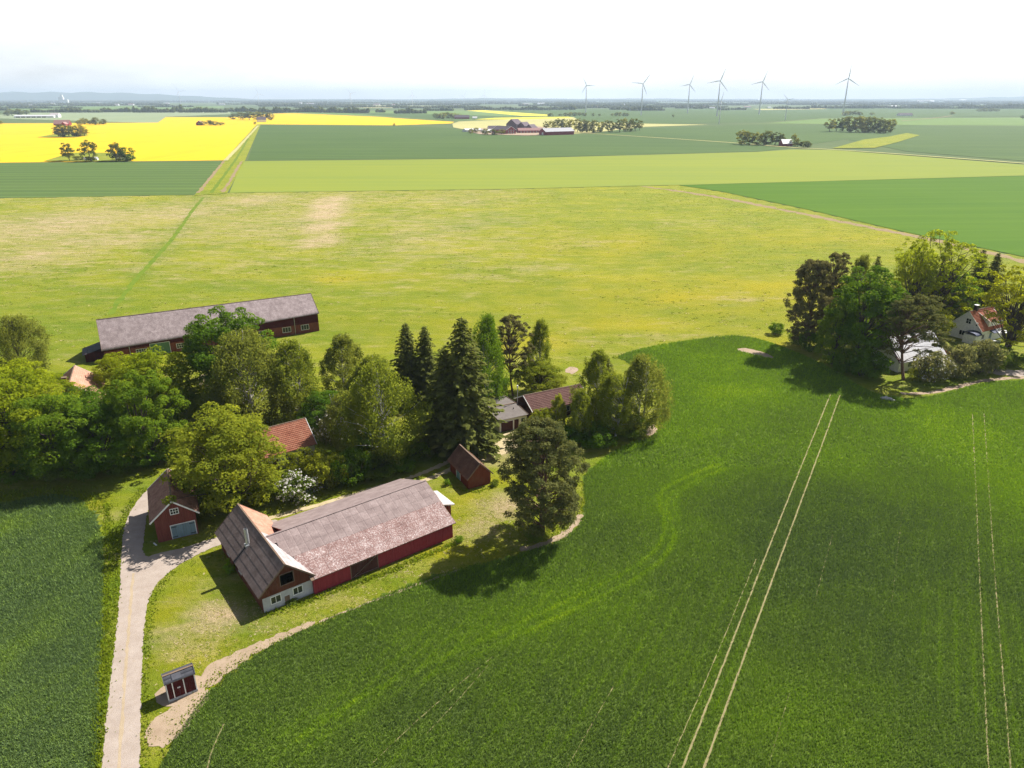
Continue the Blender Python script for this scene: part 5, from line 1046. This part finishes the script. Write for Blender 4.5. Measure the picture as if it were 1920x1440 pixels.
for i, (u, v, t, w, m, k, lb_) in enumerate([(548, 952, 892, 84, 'shrub', 'shrub0b', 'white-blossoming bush behind the barn roof'), (600, 930, 850, 92, 'ash', 'shrub1', 'pale green bush below the orange roof'), (648, 918, 845, 84, 'deep', 'shrub2', 'dark green bush right of the pale bush'),
        (700, 905, 860, 76, 'shrub', 'shrub3', 'dark bush beside the two-rut track under the weeping birch'), (748, 892, 866, 62, 'gsh', 'shrub0', 'bright green low bush beside the two-rut track'), (560, 900, 842, 62, 'ash', 'shrub3', 'rounded bush in front of the farmhouse wall'),
        (622, 842, 770, 80, 'lilac', 'shrub1b', 'white-flecked elder bush right of the orange roof'), (575, 800, 762, 70, 'lilac', 'shrub1b', 'white-flecked elder bush behind the orange roof'), (770, 868, 830, 70, 'green', 'shrub1', 'green bush in the shade left of the tall spruces'),
        (690, 870, 800, 80, 'deep', 'shrub2', 'dark bush at the foot of the large weeping birch'), (430, 965, 905, 70, 'deep', 'shrub1', 'dark bush between the big leafy tree and the barn'), (1060, 845, 800, 70, 'deep', 'shrub0', 'dark bush at the left of the bungalow clump'), (1120, 848, 795, 84, 'deep', 'shrub2', 'dark bush in the middle of the bungalow clump'), (1185, 826, 780, 80, 'shrub', 'shrub3', 'dark bush at the right of the bungalow clump'),
        (1020, 830, 790, 50, 'green', 'shrub1', 'green bush beside the forecourt behind the big pine'), (838, 912, 898, 14, 'gsh', 'shrub1', 'tiny green bush at the lean-to corner of the barn'), (927, 914, 900, 18, 'shrub', 'shrub2', 'tiny bush at the front corner of the rust-red shed'), (860, 1020, 1005, 20, 'gsh', 'shrub3', 'nettles at the right end of the red barn wall'), (428, 1080, 1050, 22, 'gsh', 'shrub3', 'green bush growing against the dark barn roof edge'),
        (545, 1135, 1122, 26, 'shrub', 'shrub1', 'weeds below the whitewashed barn gable'), (395, 745, 705, 60, 'olive', 'shrub2', 'olive bush beside the sandy garden patch'), (660, 800, 750, 70, 'deep', 'shrub0', 'dark bush left of the birch trunks'), (840, 800, 740, 60, 'green', 'shrub0', 'green bush under the tall spruces'), (930, 735, 705, 60, 'deep', 'shrub1', 'dark bush behind the flat garage'), (1005, 1018, 990, 46, 'shrub', 'shrub2', 'undergrowth at the foot of the big pine')]):
    tree(k, u, v, t, w, m, lb_, SH, 'shrub')
# farmstead on the right
tree('pinebig', 1508, 652, 490, 96, 'brownpine', 'brownish pine at the left end of the right farmstead', PT, bark=BARKP)
tree('pine1', 1548, 645, 476, 72, 'brownpine', 'taller pine behind the brownish pine at the right farmstead', PT, bark=BARKP)
tree('birch0', 1590, 645, 480, 66, 'olive', 'birch between the pines and the big green tree at the right farmstead', BT, bark=BARKB)
tree('dense1', 1608, 686, 505, 138, 'deep', 'big dense green tree in the front of the right farmstead')
tree('broad3', 1560, 682, 560, 80, 'green', 'green tree at the crop edge below the brownish pine')
tree('spruce2', 1621, 622, 482, 50, 'spruce', 'spruce tip showing above the big green tree', ST, bark=BARK)
tree('airy0', 1735, 618, 433, 150, 'spring', 'tallest yellow-green open tree behind the white house')
tree('airy1', 1690, 628, 452, 86, 'spring', 'open yellow-green tree left of the tallest one')
tree('broad1', 1770, 612, 510, 100, 'deep', 'dark tree behind the white house gable')
tree('broad2', 1650, 630, 540, 100, 'green', 'green tree behind the white-roofed outbuilding')
tree('spruce0', 1815, 592, 470, 58, 'spruce', 'left one of the two spruces behind the white house', ST, bark=BARK)
tree('spruce1', 1843, 592, 476, 56, 'spruce', 'right one of the two spruces behind the white house', ST, bark=BARK)
tree('airy1', 1886, 660, 499, 132, 'yellow', 'yellow-green tree with a bare forked trunk right of the white house')
tree('pine2', 1694, 712, 556, 132, 'pine', 'dark leaning pine in front of the white-roofed outbuilding', PT, bark=BARKP, lean=(.0, -.05))
tree('broad0', 1735, 640, 570, 84, 'ash', 'pale green tree between the outbuilding and the white house')
tree('broad3', 1790, 600, 535, 60, 'ash', 'pale tree left of the black chimney')
tree('broad2', 1930, 615, 500, 80, 'green', 'green tree at the right picture edge behind the white house')
for i, (u, v, t, w, m, k, lb_) in enumerate([(1760, 724, 660, 72, 'lilac', 'shrub1b', 'left lilac bush of the hedge before the white house'), (1800, 716, 645, 80, 'lilac', 'shrub3', 'middle lilac bush of the hedge before the white house'), (1842, 708, 636, 84, 'lilac', 'shrub2', 'right lilac bush of the hedge before the white house'), (1872, 702, 648, 56, 'shrub', 'shrub0', 'green end bush of the hedge before the white house'),
        (1905, 690, 656, 56, 'shrub', 'shrub2', 'dark bush at the right picture edge below the yellow-green tree'), (1458, 630, 606, 30, 'deep', 'shrub0', 'round bush at the left tip of the right farmstead'), (1500, 650, 615, 40, 'shrub', 'shrub3', 'bush under the brownish pine'), (1590, 705, 655, 60, 'deep', 'shrub1', 'dark bush under the big green tree'), (1640, 716, 652, 84, 'deep', 'shrub2', 'bush left of the leaning pine'), (1530, 665, 620, 50, 'deep', 'shrub2', 'dark bush between the bushes at the crop edge'), (1660, 650, 610, 50, 'lilac', 'shrub3', 'greyish bush behind the white outbuilding'), (1890, 660, 648, 14, 'gsh', 'shrub1', 'tiny clipped bush on the lawn right of the bare trunk'), (1725, 716, 690, 36, 'ash', 'shrub0', 'small bush by the outbuilding wall')]):
    tree(k, u, v, t, w, m, lb_, SH, 'shrub')
# ------------------------------------------------------------------ trees out on the plain
fr_ = random.Random(12)
tree('fartall0', 131, 302, 268, 27, 'far', 'left one of the three trees at the rapeseed edge'); tree('far0', 172, 303, 263, 33, 'far', 'middle one of the three trees at the rapeseed edge'); tree('far1', 218, 302, 267, 33, 'far', 'right one of the three trees at the rapeseed edge')
tree('far2', 240, 302, 276, 34, 'deep', 'clipped dark bush right of the three trees at the rapeseed edge', SH, 'shrub'); tree('far1', 150, 301, 292, 22, 'far', 'low bush between the trees at the rapeseed edge', SH, 'shrub')
ORD = 'first second third fourth fifth sixth seventh eighth ninth tenth eleventh twelfth thirteenth fourteenth fifteenth sixteenth'.split()
def grove(lst, label, group, mats=('far', 'far', 'farl'), name=DT):
    for i, (u, v, t, w) in enumerate(sorted(lst)): tree(fr_.choice(['far0', 'far1', 'far2', 'fartall0']), u, v, t, w * 1.3, fr_.choice(mats), label if isinstance(label, str) and not label.startswith('tree') else (label[i] if not isinstance(label, str) else ORD[i] + ' ' + label.replace('tree ', 'tree from the left ', 1)), name, 'tree', group)
grove([(110, 257, 236, 14), (118, 257, 233, 17), (130, 257, 234, 18), (140, 256, 236, 16), (150, 256, 234, 16), (158, 255, 238, 14)], 'tree of the small copse standing in the rapeseed', 'copse in the rapeseed')
grove([(150, 234, 224, 12), (160, 233, 221, 13), (171, 233, 225, 12), (180, 234, 220, 14), (194, 233, 223, 11)], 'tree beside the rose-roofed farmhouse', 'trees at the rose-roofed farmhouse')
grove([(379, 235, 227, 12), (393, 235, 225, 12), (402, 235, 227, 12), (413, 235, 229, 14)], 'tree beside the red cottage in the rapeseed', 'trees on the rapeseed islet')
grove([(438, 224, 213, 12), (455, 224, 210, 14), (468, 225, 208, 16), (482, 225, 209, 16), (496, 225, 209, 16), (507, 225, 211, 12)], 'tree of the grove between the rapeseed fields', 'grove between the rapeseed fields')
grove([(882, 251, 241, 8), (892, 249, 239, 12), (911, 253, 241, 14), (926, 253, 242, 15), (940, 252, 242, 13), (950, 251, 243, 10)], 'tree before the distant white halls', 'trees at the distant farm')
grove([(1024, 243, 227, 10), (1035, 244, 226, 14), (1046, 246, 222, 15), (1058, 246, 223, 15), (1070, 247, 224, 15), (1082, 248, 222, 14), (1092, 248, 224, 16), (1101, 248, 226, 12), (1113, 249, 225, 17), (1126, 248, 228, 12), (1144, 248, 225, 17), (1162, 248, 223, 17), (1172, 247, 221, 12), (1182, 247, 222, 12), (1191, 246, 222, 13), (1200, 245, 225, 11)],
      'tree of the grove right of the red hall', 'grove beside the distant red hall')
grove([(1390, 271, 244, 20), (1405, 272, 246, 18), (1420, 272, 248, 18), (1436, 272, 245, 20), (1452, 272, 248, 18), (1464, 272, 250, 15)], 'tree of the grove left of the crossroads barn', 'grove at the crossroads')
grove([(1488, 274, 251, 12), (1494, 276, 262, 14), (1506, 276, 264, 15), (1515, 276, 267, 10)], 'tree right of the crossroads barn', 'trees right of the crossroads barn')
grove([(1556, 247, 223, 16), (1568, 246, 222, 16), (1580, 246, 219, 16), (1592, 248, 218, 18), (1604, 248, 217, 18), (1616, 248, 218, 18), (1628, 248, 219, 17), (1640, 249, 219, 17), (1650, 249, 221, 16), (1660, 250, 224, 16), (1669, 248, 223, 13), (1620, 249, 236, 16), (1651, 250, 240, 12)], 'tree of the round grove in the right fields', 'round grove on the right')
grove([(1585, 217, 208, 9), (1594, 216, 208, 10), (1603, 216, 207, 10), (1612, 216, 210, 8), (1634, 216, 211, 7)], 'tree beside the farmhouse beyond the round grove', 'trees beyond the round grove')
grove([(820, 223, 212, 11), (830, 223, 211, 12), (840, 222, 210, 11), (850, 222, 212, 12), (859, 222, 213, 10)], 'tree at the farm beyond the yellow strip', 'trees beyond the small yellow field')
grove([(1785, 214.5, 209, 8), (1836, 209, 204, 8), (1846, 209, 203, 10), (1858, 209, 203, 10), (1868, 209, 204, 8), (1262, 219, 215, 4), (1917, 223, 216, 8), (478, 233.5, 228, 5), (739, 235.5, 231, 4)], ['dot-like bush on the corner of the rapeseed and the dark field', 'dot-like bush on the far edge of the dark field', 'lone bush on the plain left of the small turbine', 'lone round tree at the end of the brown track on the right', 'leftmost tree of the far right farm', 'second tree of the far right farm', 'third tree of the far right farm', 'rightmost tree of the far right farm', 'lone tree cut by the right picture edge on the plain'], 'lone far trees')
grove([(1032, 218, 212, 9), (1050, 218, 213, 6), (1060, 218, 211, 8), (1068, 218, 210, 7), (1077, 218, 210, 7), (1086, 218, 210, 8), (1096, 218, 211, 8), (1112, 218, 212, 5), (1124, 218, 213, 4), (1148, 218, 212, 5), (1155, 218, 210, 6), (1162, 218, 210, 6), (1170, 218, 211, 6), (1176, 218, 212, 5)], 'tree in the thin row behind the red hall grove', 'thin far tree row')
grove([(2, 233, 226, 9), (14, 217, 207, 10), (24, 217, 205, 14), (37, 217, 204, 14), (50, 216, 206, 12)], 'tree around the long white barn', 'trees at the far left barn')

# ------------------------------------------------------------------ woods towards the horizon
def woods():
    rg = np.random.default_rng(8); ico = []
    for sdv in (1, 2):
        bm = bmesh.new(); bmesh.ops.create_icosphere(bm, subdivisions=sdv, radius=1); ico.append((np.array([v.co[:] for v in bm.verts]), np.array([[v.index for v in f.verts] for f in bm.faces]))); bm.free()
    VV = []; QQ = []; TT = []; b = [0]
    def blob(x, y, r, h):
        iv, iq = ico[y < 4200]; n = rg.normal(0, .10, len(iv)); v = iv * (1 + n)[:, None]; v = v * (r, r, h * .52) + (x, y, h * .46); VV.append(v); QQ.append(iq + b[0]); b[0] += len(iv); TT.append(np.clip(rg.random() * .6 + .4 * rg.random(len(iv)), 0, 1))
    def band(u0, u1, v, hm, rows=2, fill=.85, hv=.3):
        g0, g1 = G(u0, v), G(u1, v); d = math.dist(g0, g1); y = (g0[1] + g1[1]) / 2; r = max(7, y * .0016); n = int(d / (r * 1.15)); ph = rg.random() * 9
        for j in range(rows):
            for i in range(n):
                t = (i + rg.random()) / n
                if math.sin(t * 17 + ph) * .5 + .5 > fill + .15 * rg.random(): continue
                h = hm * (1 - hv + 2 * hv * rg.random()) * (.8 + .2 * math.sin(t * 9 + ph)); blob(g0[0] + (g1[0] - g0[0]) * t, g0[1] + (g1[1] - g0[1]) * t + (j + rg.random() * .6) * r * 1.6, r * rg.uniform(.7, 1.25), max(h, r))
    for q in [(-250, 15, 207, 17), (58, 190, 211, 17), (188, 246, 210.5, 19), (247, 300, 211, 26), (300, 325, 211, 19), (326, 345, 210, 28), (335, 425, 211, 22), (425, 480, 209.5, 22), (486, 528, 211.5, 22), (530, 600, 211, 22), (598, 640, 211.5, 24), (630, 692, 212, 24), (740, 797, 213, 22), (705, 720, 211, 16), (795, 850, 208, 16), (870, 905, 206.5, 14), (905, 960, 206, 18), (958, 1032, 206.5, 20), (1030, 1080, 206, 22), (1080, 1100, 204, 17),
              (1144, 1175, 206, 18), (1178, 1245, 207.5, 21), (1300, 1320, 204, 16), (1345, 1370, 206.5, 14), (1372, 1400, 206, 14), (1450, 1520, 204.5, 16), (1522, 1640, 203.5, 20), (1640, 1670, 203, 13), (1690, 1800, 200, 18), (1800, 1930, 202.5, 25), (1930, 2100, 203, 25), (1700, 1830, 203, 5)]: band(*q[:3], q[3], 2 if q[3] > 10 else 1, 1. if q[3] > 10 else .5)
    for v, hm, f in [(203.5, 15, .5), (201.5, 16, .6), (199.5, 17, .6), (197.5, 18, .7), (195.5, 19, .75), (193.7, 20, .8), (192.2, 21, .85), (190.8, 22, .9), (189.6, 23, 1.), (188.6, 24, 1.), (187.9, 26, 1.)]:
        u = -200
        while u < 2120:
            ln = rg.uniform(50, 220)
            if rg.random() < f: band(u, min(u + ln, 2130), v + rg.normal() * .35, hm, 1 if v < 192 else 2, .95)
            u += ln * rg.uniform(.8, 1.15)
    V = np.concatenate(VV); o = link(bpy.data.objects.new('distant_woods', npmesh('distant_woods', V, np.concatenate(QQ), LM['far'], {'tint': np.concatenate(TT)}, False)))
    tag(o, 'bluish belt of far woods and hedgerows below the horizon', 'woods', kind='stuff')
woods()
def hills():
    """low wooded rise along the horizon, higher at the left"""
    P = []; n = 160; Q = []
    prof = lambda u: 40 + 14 * math.sin(u / 130.) + 8 * math.sin(u / 47. + 1) + (155 * max(0, 1 - ((u - 130) / 420.) ** 2) ** .8 if abs(u - 130) < 420 else 0) + (45 * math.exp(-((u - 1900) / 260.) ** 2))
    for j, (y, f) in enumerate([(17500, 0), (18400, .75), (19300, 1), (20600, 0)]):
        for i in range(n + 1):
            u = -300 + 2520 * i / n; x = (u - 960) / F * y * 1.08
            P.append((x, y, max(0, prof(u) * f * (1 + .08 * math.sin(i * 1.7 + j))) - (1 if f == 0 else 0)))
    for j in range(3): Q += [(j * (n + 1) + i, j * (n + 1) + i + 1, (j + 1) * (n + 1) + i + 1, (j + 1) * (n + 1) + i) for i in range(n)]
    o = link(bpy.data.objects.new('hills', npmesh('hills', np.array(P), np.array(Q), fieldmat('wooded_hill', (.035, .06, .02), (.06, .09, .03), 0, .002, .1, .0008), None, True))); o['kind'] = 'structure'
hills()
# ------------------------------------------------------------------ wind turbines
M_TURB = plain('turbine_white', (.62, .63, .65), .5, .05, .05)
def turbine(label, u, v, vhub, blade, phase, yaw=0.):
    g = G(u, v); h = zat(vhub, g[1]); r = empty('wind_turbine', (g[0], g[1], 0), math.atan2(-g[0], g[1]) + yaw, label, 'wind turbine', 'wind turbines on the plain'); k = h / 110
    m = MB(); m.tube([(0, 0, -.5), (0, 0, h * .5), (0, 0, h - 1.5)], [2.5 * k, 2.0 * k, 1.4 * k], 14); m.build('tower', M_TURB, r, True)
    m = MB(); m.box(-1.9 * k, 1.9 * k, -3.5 * k, 8 * k, h - 1.9 * k, h + 2.1 * k); m.build('nacelle', M_TURB, r)
    m = MB(); m.tube([(0, -3.5 * k, h), (0, -5.5 * k, h), (0, -7 * k, h)], [1.9 * k, 1.7 * k, .3 * k], 12); m.build('hub', M_TURB, r, True)
    for q in range(3):
        a = math.radians(phase + 120 * q); d = Vector((math.sin(a), 0, math.cos(a))); t = Vector((math.cos(a), 0, -math.sin(a))); o0 = Vector((0, -5.2 * k, h)); m = MB(); pr = [(0, .75, .75), (.06, .9, .7), (.18, 1.75, .45), (.5, 1.1, .25), (.85, .6, .12), (1, .15, .05)]
        for f, w, th in pr:
            c = o0 + d * blade * f; m.v += [tuple(c - t * w * k * .6), tuple(c + Vector((0, -th * k, 0))), tuple(c + t * w * k * 1.2), tuple(c + Vector((0, th * k, 0)))]
        for i in range(len(pr) - 1): m.f += [(i * 4 + s, i * 4 + (s + 1) % 4, i * 4 + 4 + (s + 1) % 4, i * 4 + 4 + s) for s in range(4)]
        m.f.append((20, 21, 22, 23)); m.build('blade', M_TURB, r)
for a in [('turbine with one blade pointing flat right, leftmost of the tall right-hand row', 1098, 211, 160, 40, 92), ('second tall turbine from the left in the right-hand row', 1202, 216, 157, 44, 36), ('third tall turbine from the left in the right-hand row', 1289, 212, 158.5, 42, 20), ('tall turbine behind the small one in the middle of the right-hand row', 1344, 218, 151.5, 46, 20),
          ('small turbine standing in front of the tall one in the right-hand row', 1348, 232.5, 189, 22, 11), ('tall turbine between the small turbines of the right-hand row', 1423, 214.5, 153.5, 44, 18), ('small turbine with raised arms left of the rightmost turbine', 1472, 225.5, 187, 20, -42), ('rightmost and tallest wind turbine', 1580, 216.5, 147, 48, 3),
          ('faint turbine above the left woods, first from the left', 339, 196, 171, 90, -33), ('faint far turbine, second from the left', 486, 197.5, 175.5, 70, -15), ('faint far turbine, third from the left', 659, 199.5, 175, 48, -40), ('faint far turbine, fourth from the left', 774, 199.5, 178, 52, 0), ('faint far turbine, fifth from the left', 870, 196, 180, 60, 30), ('faint far turbine just left of the tall row', 908, 197, 178.5, 60, 5)]: turbine(*a)
# ------------------------------------------------------------------ summer haze
def haze():
    m = MB(); m.box(-22500, 22500, -1200, 22500, -3, 262); me = m.mesh('haze'); t = bpy.data.materials.new('summer_haze'); t.use_nodes = True; t.node_tree.nodes.clear()
    out = t.node_tree.nodes.new('ShaderNodeOutputMaterial'); v = t.node_tree.nodes.new('ShaderNodeVolumePrincipled'); v.inputs['Color'].default_value = (.66, .82, 1.0, 1); v.inputs['Density'].default_value = HAZE; v.inputs['Anisotropy'].default_value = 0.1
    t.node_tree.links.new(v.outputs[0], out.inputs['Volume']); me.materials.append(t); o = link(bpy.data.objects.new('haze', me)); tag(o, 'thin bluish summer haze over the whole plain', 'haze', kind='stuff')
HAZE = 7e-5
haze()
